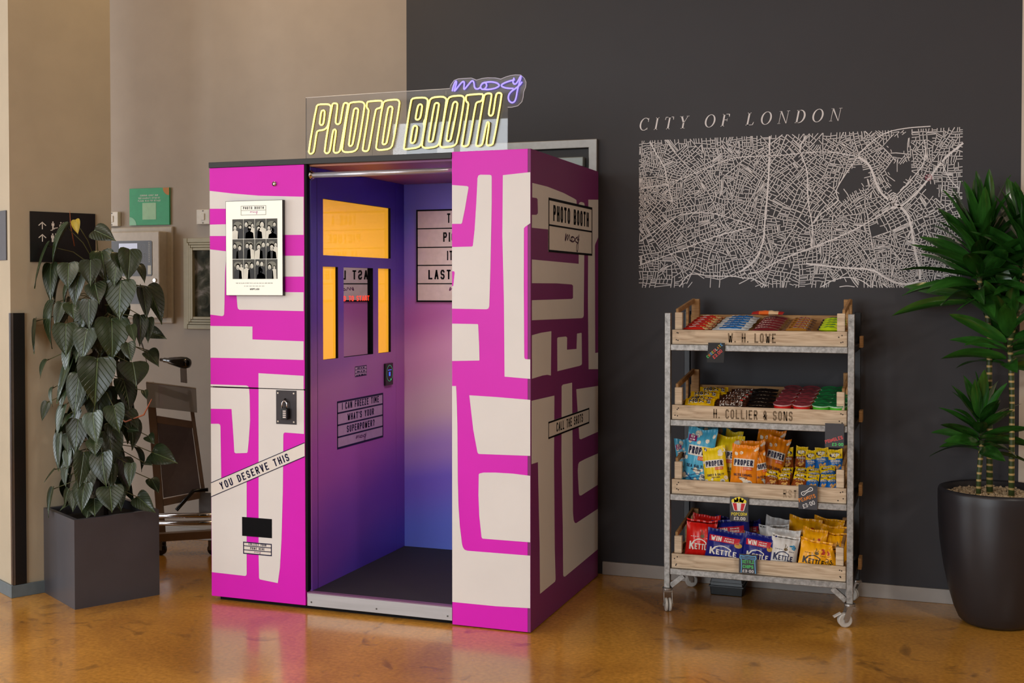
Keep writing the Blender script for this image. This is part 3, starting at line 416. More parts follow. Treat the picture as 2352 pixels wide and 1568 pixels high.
build('pale_square', MB().prism([(-4.495, 1.905), (-4.397, 1.905), (-4.397, 2.005), (-4.495, 2.005)], FB, .0006, .0125), mat('#9CC7A2', .6), gs)
WHITE_PL = mat('#D2CBBF', .45)
def switch(xc, zc, wd, hh, label):
    t = thing('wall_switch', label, 'switch', (xc, YW, zc-hh/2), 'white switch boxes on the beige wall')
    build('back_box', MB().box(xc-wd/2, xc+wd/2, YW-.03, YW-.0005, zc-hh/2, zc+hh/2), WHITE_PL, t, bevel=.004)
    build('rocker', MB().box(xc-.012, xc+.012, YW-.035, YW-.029, zc-.02, zc+.02), WHITE_PL, t, bevel=.002)
    for d in (-1, 1): build('screw', MB().lathe([(.004, 0), (.004, .002)], 8, (xc, YW-.0325, zc+d*hh*.4), 'y'), mat('#6A655E', .4), t)
switch(-4.705, 1.912, .09, .088, 'white switch box half hidden behind the pillar edge')
switch(-4.056, 1.912, .09, .088, 'white switch box half hidden behind the booth edge')
fa = thing('alarm_panel', 'cream fire alarm control panel behind the climbing plant', 'alarm panel', (-4.52, YW, 1.282))
build('back_frame', MB().box(-4.79, -4.279, YW-.018, YW-.0005, 1.282, 1.861), mat('#B7AC9E', .5), fa, bevel=.008)
PANEL_C = mat('#BDB2A4', .45)
dr = build('panel_door', MB().box(-4.76, -4.315, YW-.095, YW-.018, 1.315, 1.83), PANEL_C, fa, bevel=.006)
FD = Frame((0, YW-.095, 0), (1, 0, 0), (0, 0, 1), (0, -1, 0)); fd = lambda x, y: FD.pt(x, y, .003)
GREYP = mat('#4B4B51', .4)
build('control_plate', MB().prism(rounded(-4.73, -4.365, 1.565, 1.775, .012), FD, .002, .0003), GREYP, dr)
build('lower_plate', MB().prism(rounded(-4.73, -4.365, 1.40, 1.505, .012), FD, .002, .0003), GREYP, dr)
build('display', MB().prism([(-4.60, 1.715), (-4.468, 1.715), (-4.468, 1.76), (-4.60, 1.76)], FD, .001, .0025), emis('lcd', '#B9BFD6', .35), dr)
mb = MB(); f2 = lambda x, y: FD.pt(x, y, .0028)
stroke_on(mb, f2, [(-4.425+.02*math.cos(2*math.pi*i/16), 1.735+.02*math.sin(2*math.pi*i/16)) for i in range(17)], .002, True)
for i in range(4):
    for j in range(3): frame_on(mb, f2, -4.446+j*.015, -4.434+j*.015, 1.645+i*.015, 1.656+i*.015, .0012)
build('keypad', mb, mat('#77777C', .5), dr)
mb = MB()
for i in range(11): disc_on(mb, f2, -4.385, 1.765-.0115*i, .003)
for i in range(3): rect_on(mb, f2, -4.442, -4.418, 1.578+i*.024, 1.584+i*.024)
rect_on(mb, f2, -4.395, -4.372, 1.575, 1.628)
build('indicator_marks', mb, mat('#C9C6B8', .5), dr)
build('key_lock', MB().lathe([(.011, 0), (.011, .004), (.004, .005)], 14, (-4.348, YW-.101, 1.54), 'y'), mat('#D8D4CC', .25, .9), dr)
df = thing('display_frame', 'cream stepped frame with glazed picture beside the booth', 'picture frame', (-4.0, YW, 1.251))
mb = MB(); x0, x1, z0, z1 = -4.202, -3.80, 1.251, 1.79
for i, (ins, d) in enumerate(((0, .02), (.028, .026), (.042, .03), (.058, .034))):
    nx = (.028, .042, .058, .075)[i]
    for a in ((x0+ins, x0+nx, z0+ins, z1-ins), (x1-nx, x1-ins, z0+ins, z1-ins), (x0+nx, x1-nx, z0+ins, z0+nx), (x0+nx, x1-nx, z1-nx, z1-ins)):
        mb.box(a[0]+.0012, a[1]-.0012, YW-d, YW-.0005, a[2]+.0012, a[3]-.0012)
build('frame', mb, mat('#A39A7E', .45), df, bevel=.0015)
def picture_mat():
    m = bpy.data.materials.new('blurred_garden_print'); m.use_nodes = True; nt = m.node_tree; b = nt.nodes['Principled BSDF']
    nz = nt.nodes.new('ShaderNodeTexNoise'); nz.inputs['Scale'].default_value = 9; nz.inputs['Detail'].default_value = 3; nz.inputs['Distortion'].default_value = 1.2
    tc = nt.nodes.new('ShaderNodeTexCoord'); nt.links.new(tc.outputs['Object'], nz.inputs['Vector'])
    rp = nt.nodes.new('ShaderNodeValToRGB'); el = rp.color_ramp.elements; el[0].position = .35; el[0].color = rgb('#23261E')+(1,); el[1].position = .68; el[1].color = rgb('#8D8683')+(1,)
    e = el.new(.5); e.color = rgb('#4A4A3E')+(1,)
    nt.links.new(nz.outputs['Fac'], rp.inputs[0]); nt.links.new(rp.outputs[0], b.inputs['Base Color']); b.inputs['Roughness'].default_value = .12; return m
build('picture', MB().box(x0+.075, x1-.075, YW-.012, YW-.0005, z0+.075, z1-.075), picture_mat(), df)
# ------------------------------------------------------------------ lettering and street map on the dark wall
CHALK = mat('#E2DFE0', .7, var=.08, scale=60)
def serif(ch):
    """serif capitals as polygons in a box of height 1"""
    P = []
    def rc(x0, x1, y0, y1): P.append([(x0, y0), (x1, y0), (x1, y1), (x0, y1)])
    def stem(x, t=.13): rc(x-t/2, x+t/2, 0, 1); P.append([(x-.14, 0), (x+.14, 0), (x+.14, .03), (x+t/2, .06), (x-t/2, .06), (x-.14, .03)]); P.append([(x-.14, 1), (x-.14, .97), (x-t/2, .94), (x+t/2, .94), (x+.14, .97), (x+.14, 1)])
    def ring(cx, a, t, th, a0=0, a1=360, n=28):
        for i in range(n):
            q = []
            for k, r in ((i, 0), (i, 1), (i+1, 1), (i+1, 0)):
                an = R(a0+(a1-a0)*k/n)
                q.append((cx+(a-r*t)*math.cos(an), .5+(.52-r*th)*math.sin(an)))
            P.append(q)
    if ch == 'I': stem(.16); return P, .32
    if ch == 'T': stem(.36); rc(.02, .70, .96, 1); P.append([(.0, .76), (.04, .76), (.08, .96), (.02, 1)]); P.append([(.72, .76), (.68, .76), (.64, .96), (.70, 1)]); return P, .72
    if ch == 'O': ring(.42, .42, .13, .04); return P, .84
    if ch == 'C': ring(.42, .42, .13, .04, 48, 312); rc(.66, .71, .68, .98); rc(.66, .71, .05, .2); return P, .76
    if ch == 'D': stem(.16); ring(.30, .46, .14, .05, -90, 90); rc(.1, .31, .955, 1.01); rc(.1, .31, -.01, .045); return P, .80
    if ch == 'L': stem(.16); rc(.1, .60, 0, .04); P.append([(.60, 0), (.64, .24), (.60, .24), (.52, .04)]); return P, .66
    if ch == 'F': stem(.16); rc(.1, .60, .96, 1); P.append([(.60, 1), (.60, .76), (.57, .76), (.50, .96)]); rc(.2, .46, .5, .54); rc(.44, .47, .40, .64); return P, .62
    if ch == 'N':
        rc(.13, .165, 0, .95); rc(.70, .735, .05, 1); P.append([(.08, 1), (.2, 1), (.735, .0), (.70, .0), (.66, .04)]); rc(.03, .26, 0, .03); rc(.60, .84, .97, 1); rc(.02, .16, .97, 1); return P, .86
    if ch == 'Y':
        P.append([(.05, 1), (.2, 1), (.43, .48), (.36, .44), (.30, .46)]); P.append([(.62, 1), (.66, 1), (.43, .48), (.39, .48)]); rc(.305, .43, 0, .5); rc(.2, .54, 0, .03); rc(-.02, .26, .97, 1); rc(.52, .76, .97, 1); return P, .74
    return [], .38
s = 'CITY OF LONDON'; H = .062; mb = MB(); fm = lambda x, y: FB.pt(x, y, .0015)
ws = [serif(c)[1] for c in s]; tw = 1.012/H; gap = (tw-sum(ws)-.2)/(len(s)-1); x = 0
for c, wd in zip(s, ws):
    for q in serif(c)[0]: mb.poly([fm(-1.444+(x+a+.2*b)*H, 2.3035+b*H+.002*(x/tw)) for a, b in q])
    x += wd+gap
solo('wall_lettering', mb, CHALK, 'white serif words CITY OF LONDON painted above the street map', 'lettering')
MX0, MX1, MZ0, MZ1 = -1.441, .112, 1.497, 2.25
def inside(p, poly):
    c = False; n = len(poly)
    for i in range(n):
        a, b = poly[i], poly[i-1]
        if (a[1] > p[1]) != (b[1] > p[1]) and p[0] < (b[0]-a[0])*(p[1]-a[1])/(b[1]-a[1])+a[0]: c = not c
    return c
rnd = random.Random(5); segs = []
def split(poly, depth):
    A = sum(poly[i-1][0]*poly[i][1]-poly[i][0]*poly[i-1][1] for i in range(len(poly)))/2; A = abs(A)
    cx = sum(p[0] for p in poly)/len(poly); cy = sum(p[1] for p in poly)/len(poly)
    dens = noise.noise(Vector((cx*2.2, cy*2.2, 3)))
    if A < .00036*(1+.9*dens)*rnd.uniform(.6, 1.8) or depth > 16: return
    best = max(((poly[i][0]-poly[j][0])**2+(poly[i][1]-poly[j][1])**2, math.atan2(poly[i][1]-poly[j][1], poly[i][0]-poly[j][0])) for i in range(len(poly)) for j in range(i))
    # long edge direction
    el = max(((poly[i][0]-poly[i-1][0])**2+(poly[i][1]-poly[i-1][1])**2, math.atan2(poly[i][1]-poly[i-1][1], poly[i][0]-poly[i-1][0])) for i in range(len(poly)))
    base = best[1] if depth < 5 else el[1]
    an = base+math.pi/2+rnd.gauss(0, .28 if depth < 6 else .07)
    if depth >= 6 and A < .004 and rnd.random() < .3: an += math.pi/2
    k = rnd.uniform(.4, .6); i = rnd.randrange(len(poly))
    ox, oy = cx+rnd.uniform(-.1, .1)*math.sqrt(A), cy+rnd.uniform(-.1, .1)*math.sqrt(A)
    nx, ny = -math.sin(an), math.cos(an); ds = [(p[0]-ox)*nx+(p[1]-oy)*ny for p in poly]
    P1, P2, cut = [], [], []
    for i in range(len(poly)):
        a, b = poly[i], poly[(i+1) % len(poly)]; da, db = ds[i], ds[(i+1) % len(poly)]
        (P1 if da >= 0 else P2).append(a)
        if da*db < 0:
            t = da/(da-db); q = (a[0]+(b[0]-a[0])*t, a[1]+(b[1]-a[1])*t); P1.append(q); P2.append(q); cut.append(q)
    if len(cut) != 2 or len(P1) < 3 or len(P2) < 3: return
    segs.append((cut[0], cut[1], depth)); split(P1, depth+1); split(P2, depth+1)
split([(MX0, MZ0), (MX1, MZ0), (MX1, MZ1), (MX0, MZ1)], 0)
def warp(p):
    x, y = p; v = Vector((x*3.1, y*3.1, 0)); ed = min(1, 12*min(x-MX0, MX1-x, y-MZ0, MZ1-y)); ed = max(0, ed)
    return (x+.030*ed*noise.noise(v)+.008*ed*noise.noise(v*4), y+.030*ed*noise.noise(v+Vector((7, 3, 1)))+.008*ed*noise.noise(v*4+Vector((2, 9, 1))))
mb = MB()
for a, b, d in segs:
    L = math.hypot(a[0]-b[0], a[1]-b[1]); n = max(1, int(L/.025))
    if d > 7 and rnd.random() < .07: continue
    wd = .0052 if d < 4 else (.0040 if d < 8 else .0033)
    pts = [warp((a[0]+(b[0]-a[0])*i/n, a[1]+(b[1]-a[1])*i/n)) for i in range(n+1)]
    mid = pts[len(pts)//2]
    if n <= 2 or d > 5:
        if any(inside(mid, e) for e in EMPTY): continue
        stroke_on(mb, fm, pts, wd)
    else:
        run = []
        for p in pts:
            if any(inside(p, e) for e in EMPTY):
                if len(run) > 1: stroke_on(mb, fm, run, wd)
                run = []
            else: run.append(p)
        if len(run) > 1: stroke_on(mb, fm, run, wd)
fm2 = lambda x, y: FB.pt(x, y, .0021)
def smooth_line(pts, it=2):
    for _ in range(it):
        q = [pts[0]]
        for a, b in zip(pts, pts[1:]): q += [(a[0]*.75+b[0]*.25, a[1]*.75+b[1]*.25), (a[0]*.25+b[0]*.75, a[1]*.25+b[1]*.75)]
        pts = q+[pts[-1]]
    return pts
for wd, pts in ROADS: stroke_on(mb, fm2, smooth_line(pts), wd*.8)
for r in (.020, .011): stroke_on(mb, fm2, [(-.197+r*math.cos(2*math.pi*i/18), 1.925+r*1.25*math.sin(2*math.pi*i/18)) for i in range(19)], .004, True)
smap = solo('street_map', mb, CHALK, 'white street map painted on the charcoal wall above the snack trolley', 'map')
mb = MB(); c0 = (-.038, 2.018)
stroke_on(mb, lambda x, y: FB.pt(x, y, .003), [(c0[0]+.014*math.cos(2*math.pi*i/20), c0[1]+.014*math.sin(2*math.pi*i/20)) for i in range(21)], .002, True)
stroke_on(mb, lambda x, y: FB.pt(x, y, .003), [(c0[0]-.009, c0[1]-.004), (c0[0]-.006, c0[1]+.005), (c0[0]-.002, c0[1]-.002), (c0[0]+.003, c0[1]+.005), (c0[0]+.008, c0[1]+.001)], .002)
pin = build('location_mark', mb, mat('#A63A55', .6), smap, label='red circle marking a spot on the map')
# ------------------------------------------------------------------ photo booth
BX0, BX1, BYF, BYB, BZ = -3.258, -1.641, 4.786, 5.86, 2.09
OX0, OX1 = -2.735, -2.008
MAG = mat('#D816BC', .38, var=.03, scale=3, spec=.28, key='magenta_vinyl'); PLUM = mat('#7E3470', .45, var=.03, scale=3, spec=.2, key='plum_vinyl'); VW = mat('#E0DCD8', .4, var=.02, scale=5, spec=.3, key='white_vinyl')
BLK = mat('#0C0B0E', .6, spec=.12); NAVY = mat('#15123A', .55, spec=.2); CREAMV = mat('#E2DBD2', .4, var=.02)
booth = thing('photo_booth', 'magenta and white walk-in photo booth with purple interior', 'photo booth', (-2.45, 5.32, 0))
FF = Frame((0, BYF, 0), (1, 0, 0), (0, 0, 1), (0, -1, 0)); FS = Frame((BX1, 0, 0), (0, 1, 0), (0, 0, 1), (1, 0, 0))
GO = .0006
def decals(name, polys, fr, parent, mt=VW, off=GO):
    for p in polys: build(name, MB().prism(p, fr, .0006, .0002), mt, parent)
# plinth and carcass
build('plinth', MB().box(BX0+.03, BX1-.03, BYF+.03, BYB-.03, 0, .021), BLK, booth)
p = build('upper_front_panel', MB().box(BX0, -2.747, BYF, BYF+.018, 1.027, 2.065), MAG, booth, bevel=.0015); decals('white_graphic', GFX_UP, FF, p)
p = build('service_door', MB().box(BX0, -2.747, BYF, BYF+.018, .021, 1.0205), MAG, booth, bevel=.0015); decals('white_graphic', GFX_LO, FF, p)
door2 = p
build('left_side_panel', MB().box(BX0, BX0+.012, BYF+.0185, BYB, .021, 2.065), mat('#2A2428', .5), booth)
build('column_core', MB().box(BX0+.0125, -2.7475, BYF+.018, BYB, .021, 2.065), BLK, booth)
p = build('right_front_panel', MB().box(OX1, BX1-.014, BYF, BYF+.018, .005, BZ+.004), MAG, booth, bevel=.001); decals('white_graphic', GFX_RIGHT, FF, p)
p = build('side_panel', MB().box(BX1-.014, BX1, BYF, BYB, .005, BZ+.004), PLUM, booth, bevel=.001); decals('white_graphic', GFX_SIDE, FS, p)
side = p
build('top_trim', MB().box(BX0-.002, OX1-.0005, BYF-.004, BYF+.03, 2.066, 2.092), mat('#15130F', .5), booth, bevel=.001)
build('roof_panel', MB().box(BX0, BX1-.0145, BYF+.0305, BYB, 2.068, 2.088), mat('#1D1A18', .6), booth)
build('edge_strip', MB().box(-2.7465, OX0, BYF+.002, BYF+.03, .09, 2.065), BLK, booth)
# interior
IX = -2.7285
def bmat(name, stops, axis, off, **k): return ramp_mat(name, stops, axis, off, **k)
SIDEG = bmat('printed_gradient_side', [(0, '#5846B8'), (.16, '#8048B0'), (.36, '#B05CB0'), (.52, '#AA6EA0'), (.60, '#8C5C96'), (.74, '#5A3C90'), (.86, '#43308A'), (1, '#3C2C80')], (0, -.12, .49), .0, namp=.12, nscale=1.5)
BACKG = bmat('printed_gradient_back', [(0, '#5C84E0'), (.14, '#6474DC'), (.28, '#7A60D0'), (.36, '#A880C8'), (.46, '#D2ACB8'), (.60, '#D090B4'), (.72, '#B05C9C'), (.88, '#8A66B4'), (1, '#6E6AB8')], (-.10, 0, .49), .04, namp=.10, nscale=1.3, noise_seed=3)
CEILG = bmat('ceiling_print_with_glow', [(0, '#C08058'), (.35, '#C07A70'), (.6, '#8A4E86'), (1, '#6A3C80')], (.9, .5, 0), .55, namp=.2, nscale=2, noise_seed=6)  # ceiling print with the amber panels' orange glow painted into its left end
ZF = .083; ZI = 2.057
holes = [(4.931, 5.662, 1.651, 1.918), (4.928, 5.076, 1.155, 1.597), (5.134, 5.453, 1.155, 1.597), (5.513, 5.662, 1.155, 1.597)]
mb = MB(); ys = sorted({4.874, 5.723}|{h[i] for h in holes for i in (0, 1)}); zs = sorted({ZF, ZI}|{h[i] for h in holes for i in (2, 3)})
for a, b in zip(ys, ys[1:]):
    for c, d in zip(zs, zs[1:]):
        m = ((a+b)/2, (c+d)/2)
        if not any(h[0] < m[0] < h[1] and h[2] < m[1] < h[3] for h in holes):
            mb.poly([(IX, a, c), (IX, b, c), (IX, b, d), (IX, a, d)])
mb2 = MB()
for h in holes:
    dp = .018
    for (a, b) in (((h[0], h[2]), (h[1], h[2])), ((h[1], h[2]), (h[1], h[3])), ((h[1], h[3]), (h[0], h[3])), ((h[0], h[3]), (h[0], h[2]))):
        mb2.poly([(IX, *a), (IX, *b), (IX-dp, *b), (IX-dp, *a)])
iw = build('console_wall', mb, SIDEG, booth)
build('window_reveal', mb2, BLK, booth)
build('front_jamb', MB().box(IX-.012, IX, BYF+.0305, 4.872, ZF, ZI), SIDEG, booth, bevel=.001)
build('rear_jamb', MB().box(IX-.012, IX, 5.7255, 5.83, ZF, ZI), SIDEG, booth, bevel=.001)
AMBER = emis('backlit_amber_acrylic', '#FBB52E', .62)
AMBER.node_tree.nodes['Principled BSDF'].inputs['Roughness'].default_value = .03
for i in (0, 1, 3): h = holes[i]; build('amber_light_panel', MB().box(IX-.0185, IX-.014, h[0], h[1], h[2], h[3]), AMBER, booth, label='glowing amber light panel')
h = holes[2]; MIR = mat('#B9B6BE', .02, 1, var=.0, key='camera_window_mirror')
build('camera_mirror', MB().box(IX-.0185, IX-.016, h[0], h[1], h[2], h[3]), MIR, booth, label='mirrored camera window')
mb = MB(); FI = Frame((IX, 0, 0), (0, 1, 0), (0, 0, 1), (1, 0, 0))
write(mb, lambda x, y: FI.pt(x, y, -.0155), 'RD TO START', 5.288, 1.430, .026, fit=.31, stroke=.13, asp=.5)
build('led_message', mb, emis('red_led', '#FF3A1C', 1.1), booth, label='red LED message on the camera window')
build('interior_back_wall', MB().box(IX-.012, OX1+.01, 5.8305, 5.8505, ZF, ZI), BACKG, booth)
build('interior_right_wall', MB().box(OX1+.0005, OX1+.0125, BYF+.0185, 5.83, ZF, ZI), SIDEG, booth)
build('interior_ceiling', MB().box(IX-.012, OX1, BYF+.0305, 5.83, ZI+.0005, ZI+.0095), CEILG, booth)
build('floor_mat', MB().box(IX-.012, OX1, BYF+.035, 5.83, .06, ZF-.0005), mat('#1A1519', .75, var=.2, scale=300, bump=.3), booth)
build('sill', MB().box(IX-.012, OX1-.0005, BYF+.001, BYF+.0345, .0605, .084), mat('#7A5470', .4), booth, bevel=.002)
kp = build('kick_plate', MB().box(-2.7365, OX1-.0005, BYF-.002, BYF+.0295, .0215, .0795), mat('#B4B6BA', .45, .3, var=.1, scale=8, stretch=(.2, 1, 4)), booth, bevel=.001)
for x in (-2.715, -2.38, -2.03): build('screw', MB().lathe([(.004, 0), (.004, .0015)], 8, (x, BYF-.0037, .04), 'y'), mat('#55534F', .4, .8), kp)
build('fill_light_housing', MB().box(-2.055, -2.0085, 5.01, 5.49, 2.049, ZI-.0005), mat('#D8D4D0', .5), booth)  # housing of the added interior fill light
# curtain rail
CHROME = mat('#D0CDD0', .12, 1, var=.02, key='polished_steel')
cr = build('curtain_rail', MB().tube([(IX+.001, BYF+.03, 2.017), (OX1-.001, BYF+.03, 2.017)], .0125, 16), mat('#B9B6BC', .28, .55, var=.02, key='satin_steel'), booth, smooth=True)
build('flange', MB().lathe([(.024, 0), (.024, .004), (.017, .008), (.017, .014)], 20, (IX+.0005, BYF+.0325, 2.017), 'x'), CHROME, cr, smooth=True)
# lightbox on the back wall
FK = Frame((0, 5.8305, 0), (1, 0, 0), (0, 0, 1), (0, -1, 0)); X0_, X1_ = -2.652, -2.135
lb = build('message_board', MB().box(X0_, X1_, 5.822, 5.8303, 1.419, 1.918), mat('#CDB9B0', .4), booth, label='cream letter board with black rows of text')
mb = MB(); fk = lambda x, y: FK.pt(x, y, .0092)
frame_on(mb, fk, X0_, X1_, 1.419, 1.918, .009)
for z in (1.815, 1.714, 1.617, 1.518): rect_on(mb, fk, X0_, X1_, z-.003, z+.003)
build('board_lines', mb, BLK, lb)
mb = MB(); cx = (X0_+X1_)/2
for s, z, wd in (('TAKE A', 1.843, .155), ('PICTURE', 1.742, .20), ('IT WILL', 1.643, .155), ('LAST LONGER', 1.541, .375)): write(mb, fk, s, cx, z, .052, fit=wd, stroke=.17, asp=.46, track=.2)
build('lettering', mb, BLK, lb)
mb = MB(); script_logo(mb, fk, cx, 1.50, .13, .004); build('script_logo', mb, mat('#5A1A4A', .5), lb)
# sticker on the console wall
def sticker(name, fr, x0, x1, y0, y1, lines, parent, fill, t, off=.0008, logo=None, ink=NAVY, fits=None, label=None, rowh=None, lcol=None):
    s = build(name, MB().prism([(x0, y0), (x1, y0), (x1, y1), (x0, y1)], fr, .0008, .0002), fill, parent, label=label)
    fn = lambda x, y: fr.pt(x, y, .0013); mb = MB(); frame_on(mb, fn, x0, x1, y0, y1, t)
    n = len(lines)+(1 if logo else 0); rh = (y1-y0)/n
    for i in range(1, n): rect_on(mb, fn, x0, x1, y1-i*rh-t*.4, y1-i*rh+t*.4)
    for i, l in enumerate(lines): write(mb, fn, l, (x0+x1)/2, y1-(i+1)*rh+rh*.22, rh*.58, fit=fits[i]*(x1-x0) if fits else None, stroke=.17, asp=.42, track=.16)
    build('lettering', mb, ink, s)
    if logo:
        m2 = MB(); script_logo(m2, fn, (x0+x1)/2, y0+rh*.78, logo, logo*.035); build('script_logo', m2, lcol or mat('#5A2A5E', .5), s)
    return s
sticker('slogan_sticker', FI, 5.06, 5.566, .712, .946, ['I CAN FREEZE TIME', "WHAT'S YOUR", 'SUPERPOWER?'], booth, mat('#B89CB4', .4), .010, logo=.11, fits=[.80, .57, .60], label='lilac sticker asking for a superpower')
isk = sticker('info_sticker', FI, 5.249, 5.377, 1.051, 1.103, [' ', ' ', ' '], booth, mat('#B79CB0', .4), .004)
mb = MB()
for i, (wd, n) in enumerate(((.08, 3), (.09, 3), (.10, 4))): dashes(mb, lambda x, y: FI.pt(x, y, .0014), 5.313, 1.090-.0175*i, .006, wd, n)
build('small_print', mb, NAVY, isk)
rd = build('card_reader', MB().box(IX+.0003, IX+.012, 5.574, 5.667, .981, 1.098), mat('#0A0A0C', .25), booth, bevel=.004)
FR = Frame((IX+.012, 0, 0), (0, 1, 0), (0, 0, 1), (1, 0, 0)); mb = MB()
stroke_on(mb, lambda x, y: FR.pt(x, y, .001), [(5.6205+.036*math.cos(2*math.pi*i/24), 1.045+.042*math.sin(2*math.pi*i/24)) for i in range(25)], .003, True)
build('status_ring', mb, emis('green_ring', '#2C9C6A', .5), rd)
mb = MB(); rect_on(mb, lambda x, y: FR.pt(x, y, .001), 5.611, 5.630, 1.03, 1.052); rect_on(mb, lambda x, y: FR.pt(x, y, .001), 5.600, 5.642, 1.060, 1.064); build('screen', mb, emis('blue_screen', '#3A62D8', .9), rd)
mb = MB(); disc_on(mb, lambda x, y: FR.pt(x, y, .001), 5.634, 1.012, .004); build('status_light', mb, emis('green_dot', '#38D86A', 1), rd)
# diagonal tape on the service door
mb = MB(); mb.prism([(-3.257, .497), (-2.748, .715), (-2.748, .779), (-3.257, .564)], FF, .0008, .001)
tp = build('slogan_tape', mb, CREAMV, door2, label='diagonal tape reading YOU DESERVE THIS')
ft = lambda x, y: FF.pt(x, y, .0024); mb = MB()
for a, b in (((-3.257, .497), (-2.748, .715)), ((-3.257, .564), (-2.748, .779))): stroke_on(mb, ft, [a, b], .0035)
write(mb, ft, 'YOU DESERVE THIS', -3.012, .6135, .036, rot=math.atan2(.218, .509), fit=.405, stroke=.16, asp=.45, track=.22)
mb.v = [v for v in mb.v]
build('lettering', mb, NAVY, door2)
# hasp plate, print slot, label, key lock
hp = build('hasp_plate', MB().box(-2.898, -2.79, BYF-.003, BYF-.0002, .861, 1.019), mat('#3A3638', .4, .5), door2, bevel=.0008)
for x in (-2.887, -2.803):
    for z in (.873, 1.006): build('rivet', MB().lathe([(.0042, 0), (.003, .002)], 10, (x, BYF-.005, z), 'y'), mat('#D8CFC0', .4), hp)
build('staple', MB().tube([(-2.849+.001*i, BYF-.003-.016*math.sin(R(180*i/8)), .980-.016*i/8) for i in range(9)], .0035, 8), mat('#4A4444', .3, .9), hp, smooth=True)
mb = MB(); mb.box(-3.086, -2.924, BYF-.0012, BYF-.0002, .322, .412)
sl = build('print_slot', mb, mat('#08080A', .6, spec=.1), door2)
fsl = Frame((0, BYF-.0012, 0), (1, 0, 0), (0, 0, 1), (0, -1, 0)); mb = MB(); frame_on(mb, lambda x, y: fsl.pt(x, y, .0006), -3.086, -2.924, .322, .412, .003); build('slot_rim', mb, mat('#17161A', .6, spec=.1), sl)
sticker('collect_sticker', FF, -3.081, -2.925, .237, .295, ['COLLECT YOUR', 'PRINT HERE'], door2, CREAMV, .005, logo=.035, fits=[.62, .50], lcol=mat('#8A2A7A', .5))
kl = build('key_lock', MB().lathe([(.011, 0), (.011, .004), (.005, .006)], 16, (-2.902, BYF-.0062, 1.98), 'y'), CHROME, booth, smooth=True)
# side stickers
sp = build('name_sticker', MB().prism([(5.024, 1.658), (5.738, 1.658), (5.738, 1.902), (5.024, 1.902)], FS, .0008, .001), CREAMV, side, label='cream sticker reading PHOTO BOOTH')
fs = lambda x, y: FS.pt(x, y, .0024); mb = MB(); rect_on(mb, fs, 5.024, 5.738, 1.89, 1.902); rect_on(mb, fs, 5.024, 5.738, 1.658, 1.668); rect_on(mb, fs, 5.024, 5.036, 1.668, 1.89); rect_on(mb, fs, 5.726, 5.738, 1.668, 1.89); rect_on(mb, fs, 5.036, 5.726, 1.775, 1.783)
write(mb, fs, 'PHOTO BOOTH', 5.385, 1.799, .074, fit=.58, stroke=.19, asp=.45, track=.18)
build('lettering', mb, BLK, side)
mb = MB(); script_logo(mb, fs, 5.39, 1.752, .23, .007); build('script_logo', mb, mat('#3A0A2E', .5), side)
st = build('shots_sticker', MB().prism([(5.024, .815), (5.688, .815), (5.688, .893), (5.024, .893)], FS, .0008, .001), CREAMV, side, label='cream strip reading CALL THE SHOTS')
mb = MB(); frame_on(mb, fs, 5.024, 5.688, .815, .893, .008); write(mb, fs, 'CALL THE SHOTS', 5.36, .834, .042, fit=.43, stroke=.16, asp=.45, track=.18)
build('lettering', mb, BLK, side)
# backlit poster with twelve black and white snapshots
PX0, PX1, PZ0, PZ1 = -3.154, -2.848, 1.460, 1.904; PT = .022
po = build('poster_lightbox', MB().box(PX0, PX1, BYF-PT, BYF-.0008, PZ0, PZ1), mat('#17151A', .4), booth, label='backlit white poster with a grid of snapshots')
FP = Frame((0, BYF-PT, 0), (1, 0, 0), (0, 0, 1), (0, -1, 0))
build('poster_face', MB().prism([(PX0+.002, PZ0+.002), (PX1-.001, PZ0+.002), (PX1-.001, PZ1-.002), (PX0+.002, PZ1-.002)], FP, .0008, .0002), emis('lit_poster_paper', '#EFEFE2', .32), po)
fp = lambda x, y: FP.pt(x, y, .0016); fp2 = lambda x, y: FP.pt(x, y, .0020); fp3 = lambda x, y: FP.pt(x, y, .0024); fp4 = lambda x, y: FP.pt(x, y, .0028)
INK = mat('#1B1B22', .5)
mb = MB(); frame_on(mb, fp, -3.070, -2.935, 1.836, 1.880, .0016); rect_on(mb, fp, -3.070, -2.935, 1.8575, 1.859); write(mb, fp, 'PHOTO BOOTH', -3.0025, 1.8635, .012, fit=.112, stroke=.17, asp=.45, track=.2)
write(mb, fp, 'THERE ARE NO BAD PICTURES THAT IS JUST HOW YOUR FACE LOOKS SOMETIMES', -3.0, 1.516, .0042, fit=.2, stroke=.13, asp=.6)
dashes(mb, fp, -3.0, 1.5035, .0016, .11, 7)
write(mb, fp, 'WHIPFLASH', -2.998, 1.486, .0085, fit=.05, stroke=.2, asp=.6)
build('lettering', mb, INK, po)
mb = MB(); script_logo(mb, fp, -3.0, 1.854, .04, .0012); build('script_logo', mb, mat('#B03A9A', .5), po)
PH_BG = mat('#3B3A30', .5); PH_D = mat('#12110E', .5); PH_M = mat('#8E8E7E', .5); PH_L = mat('#D8D8CA', .5); PH_G = mat('#77786A', .5)
gx0, gx1, gz0, gz1 = -3.118, -2.874, 1.537, 1.819; cw = (gx1-gx0)/4; ch = (gz1-gz0)/3; rn = random.Random(8)
